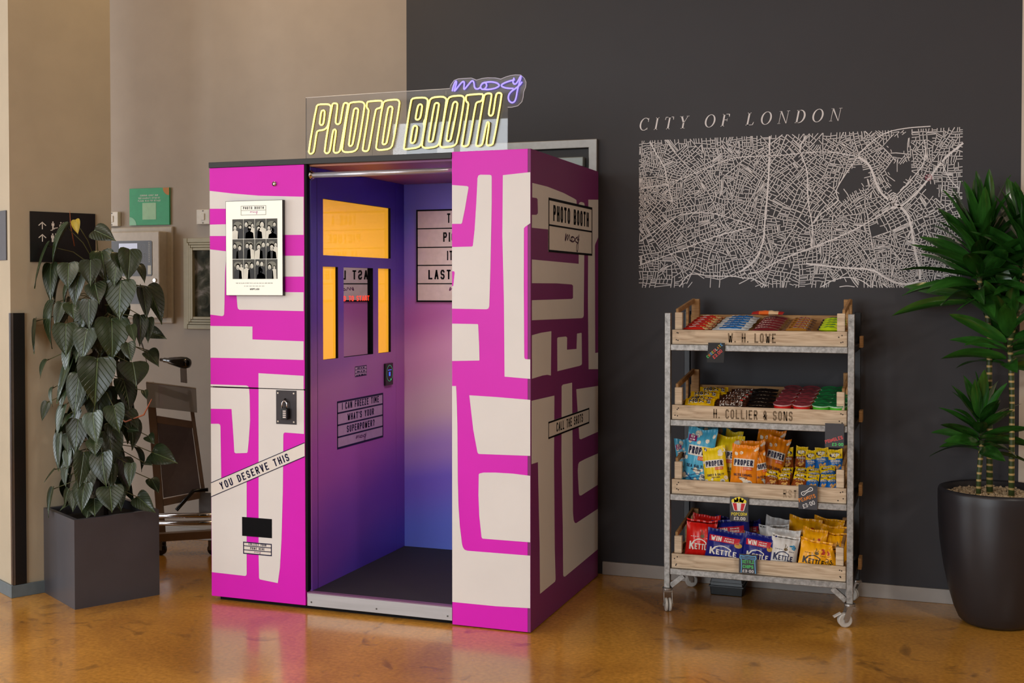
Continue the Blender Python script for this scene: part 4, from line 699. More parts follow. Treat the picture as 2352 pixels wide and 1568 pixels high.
crowd = [[(.25, .55, .17), (.75, .6, .13)], [(.25, .72, .18), (.55, .5, .2), (.82, .66, .15)], [(.35, .5, .17), (.66, .7, .22)], [(.25, .52, .16), (.58, .4, .2), (.75, .7, .15)],
         [(.22, .64, .17), (.68, .55, .17)], [(.33, .66, .17), (.66, .62, .18)], [(.36, .58, .19), (.78, .7, .18)], [(.15, .72, .13), (.5, .55, .22), (.85, .7, .14)],
         [(.5, .6, .19), (.82, .68, .11)], [(.25, .66, .18), (.75, .66, .19)], [(.25, .8, .17), (.62, .76, .17), (.55, .42, .2)], [(.3, .6, .18), (.72, .58, .10)]]
for k in range(12):
    i, j = k % 4, 2-k//4; a, b = gx0+i*cw+.001, gx0+(i+1)*cw-.001; c, d = gz0+j*ch+.001, gz0+(j+1)*ch-.001
    ph = build('snapshot', MB().prism([(a, c), (b, c), (b, d), (a, d)], FP, .0008, .0008), PH_BG, po)
    W, Hh = b-a, d-c; md, ml, mm = MB(), MB(), MB()
    disc_on(mm, fp2, a+.5*W, c+.72*Hh, .38*W, .16*Hh)
    for n, (u, v, r) in enumerate(crowd[k]):
        x, z = a+u*W, c+v*Hh; r *= W
        body = ml if (n+k) % 3 == 0 else md
        x0c, x1c = max(a, x-2.0*r), min(b, x+2.0*r)
        body.poly([fp3(x0c, c), fp3(x1c, c), fp3(min(b, x+1.7*r), max(c+.002, z-1.6*r)), fp3(min(b, x+.5*r), z-1.0*r), fp3(x-.5*r, z-1.0*r), fp3(max(a, x-1.7*r), max(c+.002, z-1.6*r))])
        disc_on(md, fp2, x, z+.2*r, r*1.1, r*1.35, 12)
        disc_on(ml, fp3, min(b-r*.7, max(a+r*.7, x)), z-.05*r, r*.78, r*1.05, 12)
        fx = min(b-r*.7, max(a+r*.7, x))
        for e in (-.3, .3): disc_on(md, fp4, fx+e*r, z+.15*r, r*.12, r*.09, 6)
        disc_on(md, fp4, fx, z-.5*r, r*.26, r*(.12 if n % 2 else .2), 8)
    build('glow', mm, PH_G, ph); build('dark_tones', md, PH_D, ph); build('light_tones', ml, PH_L, ph)
# padlock
pk = thing('padlock', 'black combination padlock with steel shackle on the booth door', 'padlock', (-2.842, BYF-.02, .884))
mb = MB(); mb.prism(rounded(-2.860, -2.823, .884, .938, .008), Frame((0, BYF-.010, 0), (1, 0, 0), (0, 0, 1), (0, -1, 0)), .022)
build('lock_body', mb, mat('#17181B', .35), pk, bevel=.003)
mb = MB(); pth = [(-2.855, BYF-.021, .936), (-2.855, BYF-.021, .955)]+[(-2.8425-.0125*math.cos(R(180*i/10)), BYF-.021, .955+.016*math.sin(R(180*i/10))) for i in range(1, 10)]+[(-2.830, BYF-.021, .955), (-2.830, BYF-.021, .936)]
build('shackle', mb.tube(pth, .0032, 8), CHROME, pk, smooth=True)
for i in range(4): build('dial', MB().box(-2.844, -2.828, BYF-.0345, BYF-.030, .894+i*.0095, .900+i*.0095), mat('#D8CFCB', .35), pk, bevel=.001)
# neon sign on the roof
YN = 4.83
nsn = thing('neon_sign', 'clear acrylic sign with glowing yellow PHOTO BOOTH and violet script lettering', 'neon sign', (-2.2, YN, 2.0935))
FN = Frame((0, YN, 0), (1, 0, 0), (0, 0, 1), (0, -1, 0))
ac = [(x, max(z, 2.0935)) for x, z in ACRYL]
ACRYLIC = clear_mat('clear_acrylic', (.90, .90, .90), .0, 1.5, .07)
build('acrylic_sheet', MB().prism(ac, FN, .006), ACRYLIC, nsn)
build('bright_edge', MB().tube([FN.pt(x, z, .006) for x, z in ac[:-2]], .0016, 5), mat('#C9C9CC', .2), nsn)
YEL = emis('yellow_neon', '#FFF58A', 1.4); VIO = emis('violet_neon', '#8A7CFF', 1.6); TUBE_SIDE = mat('#8F7C1E', .4)
for i, letter in enumerate(NEON):
    mb = MB(); back = MB()
    for loop in letter:
        def rnd_loop(pts):
            for _ in range(1):
                q = []
                for k in range(len(pts)):
                    a, b = pts[k], pts[(k+1) % len(pts)]; q += [(a[0]*.78+b[0]*.22, a[1]*.78+b[1]*.22), (a[0]*.22+b[0]*.78, a[1]*.22+b[1]*.78)]
                pts = q
            return pts
        lp = rnd_loop(loop)
        mb.tube([FN.pt(x, z, .017) for x, z in lp], .0040, 8, True); back.tube([FN.pt(x, z, .010) for x, z in lp], .004, 6, True)
    lt = build('neon_letter', mb, YEL, nsn, smooth=True); build('tube_backing', back, TUBE_SIDE, lt, smooth=True)
mb = MB()
for q in MOXY: mb.tube([FN.pt(x, z, .015) for x, z in smooth_line(q)], .0036, 8)
build('neon_script', mb, VIO, nsn, smooth=True, label='violet neon script word')
mb = MB()
for a, b in (((-2.385, 2.235), (-2.33, 2.232)), ((-2.055, 2.352), (-2.055, 2.372)), ((-2.42, 2.10), (-2.42, 2.15))): mb.tube([FN.pt(*a, -.002), FN.pt((a[0]+b[0])/2, (a[1]+b[1])/2-.006, -.002), FN.pt(*b, -.002)], .0014, 6)
build('sign_cable', mb, mat('#B9AF9A', .5), nsn)
# ------------------------------------------------------------------ snack trolley
def steel_mat():
    m = bpy.data.materials.new('brushed_mill_steel'); m.use_nodes = True; nt = m.node_tree; b = nt.nodes['Principled BSDF']
    tc = nt.nodes.new('ShaderNodeTexCoord'); nz = nt.nodes.new('ShaderNodeTexNoise'); nz.inputs['Scale'].default_value = 45; nz.inputs['Detail'].default_value = 10; nz.inputs['Roughness'].default_value = .75
    nt.links.new(tc.outputs['Object'], nz.inputs['Vector'])
    rp = nt.nodes.new('ShaderNodeValToRGB'); el = rp.color_ramp.elements; el[0].position = .3; el[0].color = rgb('#5C5854')+(1,); el[1].position = .72; el[1].color = rgb('#ABA7A1')+(1,)
    nt.links.new(nz.outputs['Fac'], rp.inputs[0]); nt.links.new(rp.outputs[0], b.inputs['Base Color']); b.inputs['Metallic'].default_value = .55; b.inputs['Roughness'].default_value = .42; return m
STEEL = steel_mat()
def wood_mat(name, c0, c1):
    m = bpy.data.materials.new(name); m.use_nodes = True; nt = m.node_tree; b = nt.nodes['Principled BSDF']; L = nt.links.new
    tc = nt.nodes.new('ShaderNodeTexCoord'); mp = nt.nodes.new('ShaderNodeMapping'); mp.inputs['Scale'].default_value = (1.2, 9, 14); L(tc.outputs['Object'], mp.inputs[0])
    nz = nt.nodes.new('ShaderNodeTexNoise'); nz.inputs['Scale'].default_value = 5; nz.inputs['Detail'].default_value = 7; nz.inputs['Distortion'].default_value = 1.1; L(mp.outputs[0], nz.inputs['Vector'])
    rp = nt.nodes.new('ShaderNodeValToRGB'); el = rp.color_ramp.elements; el[0].position = .28; el[0].color = rgb(c0)+(1,); el[1].position = .66; el[1].color = rgb(c1)+(1,); L(nz.outputs['Fac'], rp.inputs[0])
    n2 = nt.nodes.new('ShaderNodeTexNoise'); n2.inputs['Scale'].default_value = 9; n2.inputs['Detail'].default_value = 3; L(tc.outputs['Object'], n2.inputs['Vector'])
    r2 = nt.nodes.new('ShaderNodeValToRGB'); e = r2.color_ramp.elements; e[0].position = .22; e[0].color = (.45, .40, .36, 1); e[1].position = .40; e[1].color = (1, 1, 1, 1); L(n2.outputs['Fac'], r2.inputs[0])
    ml = nt.nodes.new('ShaderNodeMix'); ml.data_type = 'RGBA'; ml.blend_type = 'MULTIPLY'; ml.inputs['Factor'].default_value = .8; L(rp.outputs[0], ml.inputs['A']); L(r2.outputs[0], ml.inputs['B'])
    L(ml.outputs['Result'], b.inputs['Base Color']); b.inputs['Roughness'].default_value = .7
    bp = nt.nodes.new('ShaderNodeBump'); bp.inputs['Strength'].default_value = .2; bp.inputs['Distance'].default_value = .002; L(nz.outputs['Fac'], bp.inputs['Height']); L(bp.outputs[0], b.inputs['Normal']); return m
WOOD = wood_mat('weathered_pine', '#AE967A', '#DCC8AC'); WOOD2 = wood_mat('warm_pine', '#8A6238', '#B68C58')
DARK_STEEL = mat('#141416', .4, .3, key='dark_steel')  # darker steel for the rear posts, rear beams and side beams
PLX, PRX, PFY, PRY = -1.166, -.349, 5.362, 5.815; PW = .014
cart = thing('snack_trolley', 'steel tube trolley on castors holding four wooden crates of snacks', 'trolley', (-.76, 5.59, 0))
for x in (PLX, PRX):
    for y, zt in ((PFY, 1.381), (PRY, 1.381)):
        build('post', MB().box(x-PW, x+PW, y-PW, y+PW, .105, zt), STEEL if y == PFY else DARK_STEEL, cart, bevel=.002)
TZ = [1.236, .888, .543, .197]      # top of the beams
for z in TZ:
    for y in (PFY, PRY): build('cross_beam', MB().box(PLX+PW+.0005, PRX-PW-.0005, y-PW, y+PW, z-.028, z), STEEL if y == PFY else DARK_STEEL, cart, bevel=.002)
    for x in (PLX, PRX): build('side_beam', MB().box(x-PW, x+PW, PFY+PW+.0005, PRY-PW-.0005, z-.028, z), DARK_STEEL, cart, bevel=.002)
for s, x in ((1, PLX+PW), (-1, PRX-PW)):
    build('corner_brace', MB().beam((x+s*.002, PFY, .115), (x+s*.062, PFY, .166), .024, .014, (0, 1, 0)), STEEL, cart, bevel=.001)
WHEEL = mat('#B9B5AE', .45); CAST = mat('#A9A6A2', .35, .8)
def castor(x, y, ang, brake=False):
    c = build('castor', MB().lathe([(.020, .092), (.024, .096), (.024, .104), (.018, .1045)], 16, (x, y, 0)), CAST, cart, smooth=False)
    ca, sa = math.cos(ang), math.sin(ang); dx, dy = ca, sa; px, py = -sa, ca
    ox, oy = x+dx*.022, y+dy*.022; mb = MB()
    for s in (-1, 1): mb.beam((x+px*s*.019, y+py*s*.019, .094), (ox+px*s*.019, oy+py*s*.019, .034), .024, .003, (px, py, 0))
    mb.obox((x, y, .091), (.02*dx, .02*dy, 0), (.021*px, .021*py, 0), (0, 0, .003)); build('fork', mb, CAST, c)
    for s in (-1, 1):
        m2 = MB(); pr = [(.012, -.0055), (.027, -.0065), (.031, -.003), (.031, .003), (.027, .0065), (.012, .0055)]; L0 = len(m2.v)
        vs = []; n = 20
        for r, h in pr:
            for k in range(n):
                a = 2*math.pi*k/n; u = r*math.cos(a); v = r*math.sin(a); t = h+s*.0085
                vs.append((ox+dx*u+px*t, oy+dy*u+py*t, .031+v))
        m2.add(vs, [(i*n+k, i*n+(k+1) % n, (i+1)*n+(k+1) % n, (i+1)*n+k) for i in range(len(pr)-1) for k in range(n)]+[tuple(range(n))[::-1], tuple(range(5*n, 6*n))])
        build('wheel', m2, WHEEL, c, smooth=False)
    mb = MB(); mb.beam((ox-px*.024, oy-py*.024, .031), (ox+px*.024, oy+py*.024, .031), .012, .012); build('axle', mb, CAST, c)
    if brake: build('brake_pedal', MB().beam((ox+dx*.018, oy+dy*.018, .062), (ox+dx*.05, oy+dy*.05, .045), .02, .006), mat('#C9C6C0', .4), c)
castor(PLX, PFY, R(-70)); castor(PRX, PFY, R(200), True); castor(PLX, PRY, R(20)); castor(PRX, PRY, R(160))
# crates
NAIL = mat('#3A2A1C', .6)
CX0, CX1, CYF, CYB = -1.148, -.367, 5.3775, 5.8005
def crate(z, marks, label):
    t = thing('wooden_crate', label, 'crate', ((CX0+CX1)/2, 5.59, z), 'wooden crates on the snack trolley')
    fbd = build('front_board', MB().box(CX0, CX1, 5.364, 5.376, z+.0008, z+.067), WOOD, t, bevel=.0015)
    bbd = build('back_board', MB().box(CX0, CX1, 5.798, 5.81, z+.0008, z+.128), WOOD2, t, bevel=.0015)
    for x0, x1 in ((CX0, CX0+.01), (CX1-.01, CX1)):
        build('end_board', MB().box(x0, x1, 5.3765, 5.7975, z+.0008, z+.066), WOOD2, t, bevel=.001)
    for sx in (0, 1):
        xa = CX0+.0105 if sx == 0 else CX1-.0105-.034
        build('corner_post', MB().box(xa, xa+.034, 5.3765, 5.402, z+.0675, z+.147), WOOD, t, bevel=.002)
        build('corner_post', MB().box(xa, xa+.038, 5.768, 5.7975, z+.0675, z+.205), WOOD2, t, bevel=.002)
        xr = xa+.002 if sx == 0 else xa+.022
        build('top_rail', MB().beam((xr+.006, 5.39, z+.152), (xr+.006, 5.782, z+.197), .012, .022), WOOD2, t, bevel=.001)
        build('side_strut', MB().box(xr, xr+.012, 5.62, 5.645, z+.0675, z+.170), WOOD2, t, bevel=.001)
        xb = CX0-.014 if sx == 0 else CX1+.0005
        build('end_block', MB().box(xb+(.0 if sx else 0), xb+.0135, 5.70, 5.78, z-.0, z+.058) if False else MB().box(*((-1.195, -1.1805) if sx == 0 else (-.3345, -.320)), 5.70, 5.78, z-.018, z+.034), WOOD2, t)
    # sloping slats of the base
    for i in range(5):
        y = 5.381+i*.083; a = z+.012+i*.0088
        build('base_slat', MB().add([(CX0+.011, y, a), (CX1-.011, y, a), (CX1-.011, y+.078, a+.0083), (CX0+.011, y+.078, a+.0083), (CX0+.011, y, a+.008), (CX1-.011, y, a+.008), (CX1-.011, y+.078, a+.0163), (CX0+.011, y+.078, a+.0163)], [(0, 3, 2, 1), (4, 5, 6, 7), (0, 1, 5, 4), (2, 3, 7, 6), (0, 4, 7, 3), (1, 2, 6, 5)]), WOOD2, t)
    F4 = Frame((0, 5.364, 0), (1, 0, 0), (0, 0, 1), (0, -1, 0)); fn = lambda x, y: F4.pt(x, y, .0008)
    rr = random.Random(int(z*1000))
    for x in (CX0+.02, CX0+.028, CX1-.03, CX1-.018):
        for dz in (.018, .048): mb = MB(); disc_on(mb, fn, x+rr.uniform(-.006, .006), z+dz+rr.uniform(-.006, .006), .0032, n=8); build('nail_head', mb, NAIL, t)
    if marks:
        s, xc, wd, h = marks; full = text2d(s, h, stroke=.16, asp=.46, track=.18)[1]; k = wd/full; x_ = xc-wd/2
        for word in s.split(' '):
            ww = text2d(word, h, stroke=.16, asp=.46, track=.18)[1]*k; mb = MB(); write(mb, fn, word, x_+ww/2, z+.012, h, fit=ww, stroke=.16, asp=.46, track=.18)
            build('stencilled_word', mb, mat('#74624C' if s != 'RST' else '#A08C72', .8, var=.35, scale=120), t); x_ += ww+(.75*.46+.36)*h*k
    return t
crate(TZ[0], ('W. H. LOWE', -.783, .215, .043), 'top wooden crate stencilled W. H. LOWE, filled with chocolate bars')
crate(TZ[1], ('H. COLLIER & SONS', -.778, .355, .043), 'second wooden crate stencilled H. COLLIER & SONS, holding tubs and sweet bags')
crate(TZ[2], ('RST', -.61, .06, .036), 'third wooden crate holding popcorn bags and nut packets')
crate(TZ[3], None, 'bottom wooden crate filled with crisp packets')
def base_z(tier, y): return TZ[tier]+.0205+(y-5.381)*.106
# ------------------------------------------------------------------ flexible packs
def pack_surface(wd, ht, th, axis='v', seal=.07, seed=0, pinch=.06):
    def S(u, v, side=-1, lift=0):
        a, b = (v, u) if axis == 'v' else ((u+1)/2, 2*v-1)
        en = min(1, max(0, (a-seal)/(1-2*seal))); e = math.sin(math.pi*en)**.55 if 0 < en < 1 else 0
        d = th/2*e*max(0, 1-abs(b)**3)
        d += e*max(0, 1-b*b)*.0032*math.sin(6*u+11*v+seed+side)*math.sin(9*u-7*v+seed*1.7)*min(1, th/.03)
        crease = (1-e)*.0042*math.sin(16*b+seed)*(1 if 0 < a < 1 else .5)*min(1, th/.04)
        x = u*wd/2; z = v*ht
        if axis == 'v':
            x *= 1-pinch*e; tp = max(0, (v-.78)/.22); z += ht*tp*(.045*u*u+.012*math.sin(5*u+seed*2.3)); x += wd*.02*tp*math.sin(seed*3.1)
        else: z = ht/2+(z-ht/2)*(1-pinch*e)
        return Vector((x, side*d+crease+(-lift if side < 0 else lift), z))
    return S
def pack_mesh(S, nu, nv, zone=None):
    mb = MB()
    for side in (-1, 1):
        vs = [S(-1+2*i/nu, j/nv, side) for j in range(nv+1) for i in range(nu+1)]
        fs = []; mi = []
        for j in range(nv):
            for i in range(nu):
                a = j*(nu+1)+i; f = (a, a+1, a+nu+2, a+nu+1); fs.append(f if side < 0 else f[::-1]); mi.append(zone((i+.5)/nu*2-1, (j+.5)/nv) if zone else 0)
        n = len(mb.v); mb.v += [tuple(p) for p in vs]; mb.f += [tuple(q+n for q in f) for f in fs]; mb.m += mi
    return mb
HIDE = (0, 0, -50)
def pack(name, wd, ht, th, mats, zone=None, axis='v', seed=0, prints=(), nu=22, nv=28, seal=.07, pinch=.06):
    """prototype: Empty with the wrapper and its prints; prints = (part name, material, fn(mb, f)) with f(x, y) on the front, x centred, y from the bottom"""
    t = bpy.data.objects.new(name, None); t.empty_display_size = .03
    C.objects.link(t); ROOT[t.name] = Vector((0, 0, 0))
    S = pack_surface(wd, ht, th, axis, seal, seed, pinch)
    build('wrapper', pack_mesh(S, nu, nv, zone), mats, t, smooth=True, local=True)
    for i, (pn, pm, fn) in enumerate(prints):
        mb = MB(); lift = .0030 if ('letter' in pn and 'edge' not in pn) or 'number' in pn or 'words' in pn else .0014+.0001*i
        f = lambda x, y, l=lift: S(max(-1, min(1, x/(wd/2))), max(0, min(1, y/ht)), -1, l)
        fn(mb, f); o_ = build(pn, mb, pm, t, local=True)
        if 'print' in pn: o_['kind'] = 'stuff'
    return t
USED = set()
def place(proto, loc, rot, sc, label, cat, group):
    o = proto if proto.name not in USED else copy_tree(proto); USED.add(proto.name)
    o.location = loc; o.rotation_euler = rot; o.scale = sc; ROOT[o.name] = Vector(loc); return tag(o, label, cat, group)
def plastic(h, r=.28): return mat(h, r, var=.05, scale=25, bump=.06)
NV = mat('#15183F', .4); WT = mat('#E8E4DC', .4); ORG = mat('#E0531E', .4)
def grid_patch(mb, f, x0, x1, y0, y1, n=6, m=3, mi=0):
    n, m = n*2, m*2
    for i in range(n):
        for j in range(m):
            a, b = x0+(x1-x0)*i/n, x0+(x1-x0)*(i+1)/n; c, d = y0+(y1-y0)*j/m, y0+(y1-y0)*(j+1)/m
            mb.poly([f(a, c), f(b, c), f(b, d), f(a, d)], mi)
def blobs(seed, n, wd, ht, avoid):
    def fn(mb, f):
        r = random.Random(seed)
        for _ in range(n):
            x, y = r.uniform(-.46, .46)*wd, r.uniform(.1, .93)*ht
            if avoid[0] < y/ht < avoid[1] and abs(x) < .42*wd: continue
            s = r.uniform(.008, .014); k = 9
            mb.poly([f(x+s*(.7+.4*r.random())*math.cos(2*math.pi*i/k), y+s*(.7+.4*r.random())*math.sin(2*math.pi*i/k)) for i in range(k)])
    return fn
# popcorn bags
def popcorn(col, flavour, seed, extra=()):
    W_, H_ = .13, .24
    def logo(mb, f): grid_patch(mb, f, -.052, .052, .128, .170, 8, 3)
    def word(mb, f): write(mb, f, 'PROPER', 0, .134, .030, fit=.094, stroke=.22, asp=.5, track=.12)
    def tagp(mb, f): grid_patch(mb, f, .002, .046, .111, .127, 4, 2)
    def corn(mb, f): write(mb, f, 'CORN', .024, .1145, .009, fit=.036, stroke=.17, asp=.7)
    def flav(mb, f): write(mb, f, flavour, 0, .078, .013, fit=.094, stroke=.18, asp=.55); write(mb, f, 'POPCORN', 0, .066, .007, fit=.045, stroke=.16, asp=.6)
    def ring(mb, f): disc_on(mb, f, .034, .046, .013)
    def num(mb, f): write(mb, f, '88' if 'SEA' in flavour else '132', .034, .042, .009, fit=.017, stroke=.16, asp=.55)
    return pack('popcorn_bag', W_, H_, .062, [plastic(col, .32)], None, 'v', seed, [('popped_corn_print', mat('#EFE6D2', .5), blobs(seed, 26, W_, H_, (.30, .74))), ('logo_panel', WT, logo), ('logo_lettering', NV, word), ('orange_tag', ORG, tagp), ('tag_lettering', mat('#F2C9A8', .5), corn), ('flavour_lettering', NV, flav), ('calorie_ring', WT, ring), ('calorie_number', NV, num)]+list(extra))
def new_tag(mb, f): grid_patch(mb, f, -.060, -.018, .185, .209, 4, 2)
def new_txt(mb, f): write(mb, f, 'NEW', -.039, .198, .009, fit=.02, stroke=.18); dashes(mb, f, -.039, .189, .005, .026, 2)
def waves(mb, f):
    for k in range(5): stroke_on(mb, f, [(-.055+.1*i/14, .012+.009*k+.016*math.sin(i*.42+k*.8)*(1-i/16)+.01*(1-i/14)) for i in range(15)], .0026, mi=0)
PB = popcorn('#4FB2D8', 'SEA SALTED', 2, [('new_recipe_tag', mat('#8A1F6B', .4), new_tag), ('tag_words', WT, new_txt), ('wave_print', mat('#1F4E86', .4), waves)])
PY = popcorn('#F2D414', 'SWEET & SALTY', 5); PO = popcorn('#F08C12', 'SALTED CARAMEL', 9)
def popset(proto, data, rots, labels, nom=(.13, .24)):
    for d, r, l in zip(data, rots, labels):
        x, y, z, wd, ht = d; place(proto, (x, y, base_z(2, y)+.002), (R(r[0]), R(r[1]), R(r[2])), (wd/nom[0], min(1.15, wd/nom[0]), (ht+.004)/nom[1]), l, 'popcorn bag', 'popcorn bags in the third crate')
popset(PB, POP_blue, [(-8, 7, -4), (-9, -6, 14), (-8, 4, 6), (-8, 6, 10)], ['large blue sea salted popcorn bag at the front left', 'blue popcorn bag squeezed against the left crate end', 'blue popcorn bag standing behind the front blue one', 'rearmost blue popcorn bag in shadow behind the yellow bags'])
popset(PY, POP_yellow, [(-9, -8, 6), (-8, 3, -3), (-8, 8, 0)], ['yellow sweet and salty popcorn bag at the front', 'yellow popcorn bag right behind the front yellow bag', 'rearmost yellow popcorn bag with only its top corner showing'])
popset(PO, POP_orange, [(-9, 2, -2), (-9, -2, 3), (-8, -5, 42), (-9, 16, 18), (-6, 10, -8)], ['orange salted caramel popcorn bag facing front', 'orange popcorn bag behind the front salted caramel bag', 'orange popcorn bag turned to the right beside the nut packets', 'orange popcorn bag with slanting top leaning right', 'topmost orange popcorn bag at the back'])
# crisp packets
def kettle(col, ink, seed, kind):
    W_, H_ = .14, .17
    def word(mb, f):
        write(mb, f, 'K', -.042, .044, .036, stroke=.2, asp=.62); write(mb, f, 'ETTLE', .010, .046, .026, fit=.074, stroke=.19, asp=.55, track=.1)
        stroke_on(mb, f, [(-.036+.06*i/10, .079+.012*math.sin(math.pi*i/10)) for i in range(11)]+[(.026, .070)], .0045)
    pr = [('logo_lettering', ink, word)]
    def pot(mb, f): disc_on(mb, f, .006, .104, .010, .008); stroke_on(mb, f, [(.000, .112), (.004, .122), (.002, .130)], .003); stroke_on(mb, f, [(.010, .112), (.013, .120)], .003)
    if kind == 'navy':
        def band(mb, f): grid_patch(mb, f, -.062, .050, .110, .140, 8, 2)
        def win(mb, f): write(mb, f, 'WIN', -.034, .113, .024, fit=.040, stroke=.2, asp=.6); dashes(mb, f, .014, .129, .004, .034, 4); write(mb, f, 'FRANCE', .014, .114, .010, fit=.036, stroke=.18)
        def med(mb, f): disc_on(mb, f, .048, .106, .013)
        pr += [('red_band', mat('#C81B36', .4), band), ('band_lettering', WT, win), ('gold_medal', mat('#C9A24A', .4), med)]
    else:
        pr += [('kettle_print', mat('#6B5A3A', .5), pot)]
        def art(mb, f):
            r = random.Random(seed)
            for _ in range(5): disc_on(mb, f, .040+r.uniform(-.014, .014), .118+r.uniform(-.010, .010), r.uniform(.006, .014), r.uniform(.003, .006), 9, rot=r.uniform(-.8, .8))
        if kind in ('yellow', 'white'): pr.append(('chilli_print' if kind == 'yellow' else 'shell_print', mat('#B5331A' if kind == 'yellow' else '#2F8FC0', .4), art))
        def small(mb, f): dashes(mb, f, -.030, .100, .0022, .038, 4); dashes(mb, f, .036, .094, .0022, .026, 3)
        pr.append(('small_lettering', ink, small))
    return pack('crisp_packet', W_, H_, .06, [plastic(col, .3)], None, 'v', seed, pr, seal=.09)
KR = kettle('#D81B14', WT, 1, 'red'); KN = kettle('#16207C', WT, 4, 'navy'); KW = kettle('#DAD9D6', mat('#16204C', .4), 6, 'white'); KY = kettle('#F5AC0C', mat('#201A14', .4), 8, 'yellow')
def ketset(proto, data, rots, labels):
    for d, r, l in zip(data, rots, labels):
        x, y, z, wd, ht = d; place(proto, (x, y, base_z(3, y)+.002), (R(r[0]), R(r[1]), R(r[2])), (wd/.14, 1, (ht+.006)/.17), l, 'crisp packet', 'crisp packets in the bottom crate')
ketset(KR, KET_red, [(-9, 4, 10), (-9, 3, -6)], ['red crisp packet at the left end of the bottom crate', 'second red crisp packet behind the front red one'])
ketset(KN, KET_navy, [(-14, 5, -5), (-11, 8, 5), (-8, 7, 10), (-10, -8, 6), (-8, -9, -6)], ['navy crisp packet with red WIN band, second from the left in front', 'navy crisp packet with red WIN band beside the white packet', 'rearmost navy crisp packet behind the red packets', 'large navy crisp packet behind the front navy ones', 'navy crisp packet peeking out left of the white packets'])
ketset(KW, KET_white, [(-12, 8, 7), (-11, 4, -4), (-9, -3, 4), (-9, 9, 3)], ['white crisp packet at the front with dark blue lettering', 'white crisp packet directly behind the front white one', 'third white crisp packet from the front', 'rearmost white crisp packet with slanting top'])
ketset(KY, KET_yellow, [(-13, 9, 6), (-10, -22, -10), (-12, 5, -9), (-11, 3, 8), (-9, 7, 3), (-9, 6, -3), (-10, 3, 2)], ['yellow crisp packet at the front beside the white one', 'small tilted yellow crisp packet in front of the right corner post', 'yellow crisp packet behind the front yellow one', 'yellow crisp packet against the right front post', 'rear yellow crisp packet next to the white packets', 'rearmost yellow crisp packet at the right back', 'yellow crisp packet between the right rows'])
# nut packets
def nuts(low, word, seed):
    W_, H_ = .060, .10; ink = WT
    def oval(mb, f): disc_on(mb, f, 0, .075, .025, .0125, 16)
    def kp(mb, f): write(mb, f, 'KP', 0, .0675, .015, fit=.032, stroke=.25, asp=.7)
    def wd(mb, f): write(mb, f, word, 0, .044, .009, fit=.044, stroke=.2, asp=.6)
    def sub(mb, f): dashes(mb, f, 0, .038, .002, .028, 3)
    def art(mb, f):
        for x, y, r in ((-.006, .024, .6), (.006, .02, -.4), (.0, .015, .2), (.014, .026, .9)): disc_on(mb, f, x, y, .008, .005, 9, rot=r)
    return pack('nut_packet', W_, H_, .028, [plastic('#F0CB12', .3), plastic(low, .3)], lambda u, v: 1 if v < .57+.02*math.sin(3*u) else 0, 'v', seed, [('logo_oval', NV, oval), ('logo_lettering', WT, kp), ('flavour_lettering', ink, wd), ('small_lettering', mat('#F0D050', .5), sub), ('nut_print', mat('#D9A24E', .5), art)], 16, 22)
NB = nuts('#8A4012', 'DRY ROASTED', 3); NO = nuts('#1666B4', 'ORIGINAL', 7)
def nutset(proto, data, rots, labels):
    for d, r, l in zip(data, rots, labels):
        x, y, zt, wd = d; hz = .098*math.cos(R(r[0])); zb = max(base_z(2, y)+.002, zt-hz); place(proto, (x, y, zb), (R(r[0]), R(r[1]), R(r[2])), (wd/.058, 1, .93 if r[0] < -30 else max(.85, (zt-zb)/.097)), l, 'nut packet', 'nut packets in the third crate')
nutset(NB, KP_brown, [(-8, 2, 6), (-8, -2, 3), (-8, 3, -4), (-50, 0, 4), (-50, 2, -3), (-48, 10, 14), (-50, -4, 4), (-50, 5, -5)], ['brown dry roasted nut packet in shadow behind the orange bags', 'brown nut packet standing upright, left of the back row pair', 'brown nut packet standing upright beside the blue packets', 'brown nut packet in the middle row behind the front ones', 'brown nut packet in the middle row beside the blue packets', 'brown nut packet tilting left at the front', 'middle brown nut packet of the front row', 'brown nut packet at the front above the peanuts price card'])
nutset(NO, KP_blue, [(-8, 0, 3), (-8, -3, -5), (-8, -4, 6), (-52, 3, 4), (-50, -8, 8), (-50, 2, 2), (-50, -2, -6), (-50, -4, 5)], ['blue and yellow nut packet upright beside the brown ones', 'blue and yellow nut packet upright in the middle of the back row', 'blue and yellow nut packet upright at the right end', 'blue nut packet slumped in the middle row, left one', 'blue nut packet slumped in the middle row next to the crate post', 'blue nut packet at the front beside the brown packets', 'narrow blue nut packet in the middle of the front blue three', 'blue nut packet at the front against the right crate post'])
# ------------------------------------------------------------------ chocolate bars of the top crate
def bar(name, wd, dp, th, mats, zone, seed, prints): return pack(name, wd, dp, th, mats, zone, 'u', seed, prints, 26, 10, seal=.06, pinch=.10)
def lay(proto, x, y, z, rz, label, cat, group, tilt=6, sc=(1, 1, 1)):   # lying face up, front edge at y
    return place(proto, (x, y, z), (R(-90+tilt), 0, R(rz)), sc, label, cat, group)
def stripe(x0, x1, y0, y1): return lambda mb, f: grid_patch(mb, f, x0, x1, y0, y1, 6, 2)
ordn = ['front', 'second', 'third', 'fourth', 'fifth', 'sixth']
RB = bar('chocolate_bar', .132, .05, .022, [plastic('#C81E12', .25), plastic('#E2C184', .3)], lambda u, v: 1 if (u > .35 and (v+u*.7) % .5 < .25) else 0, 2, [('white_label', WT, stripe(-.036, -.004, .016, .030)), ('label_print', mat('#7A1414', .4), lambda mb, f: dashes(mb, f, -.020, .020, .005, .026, 4)), ('gold_dots', mat('#F0C850', .4), lambda mb, f: [disc_on(mb, f, .02+.012*i, .02+.008*(i % 2), .005) for i in range(3)])])
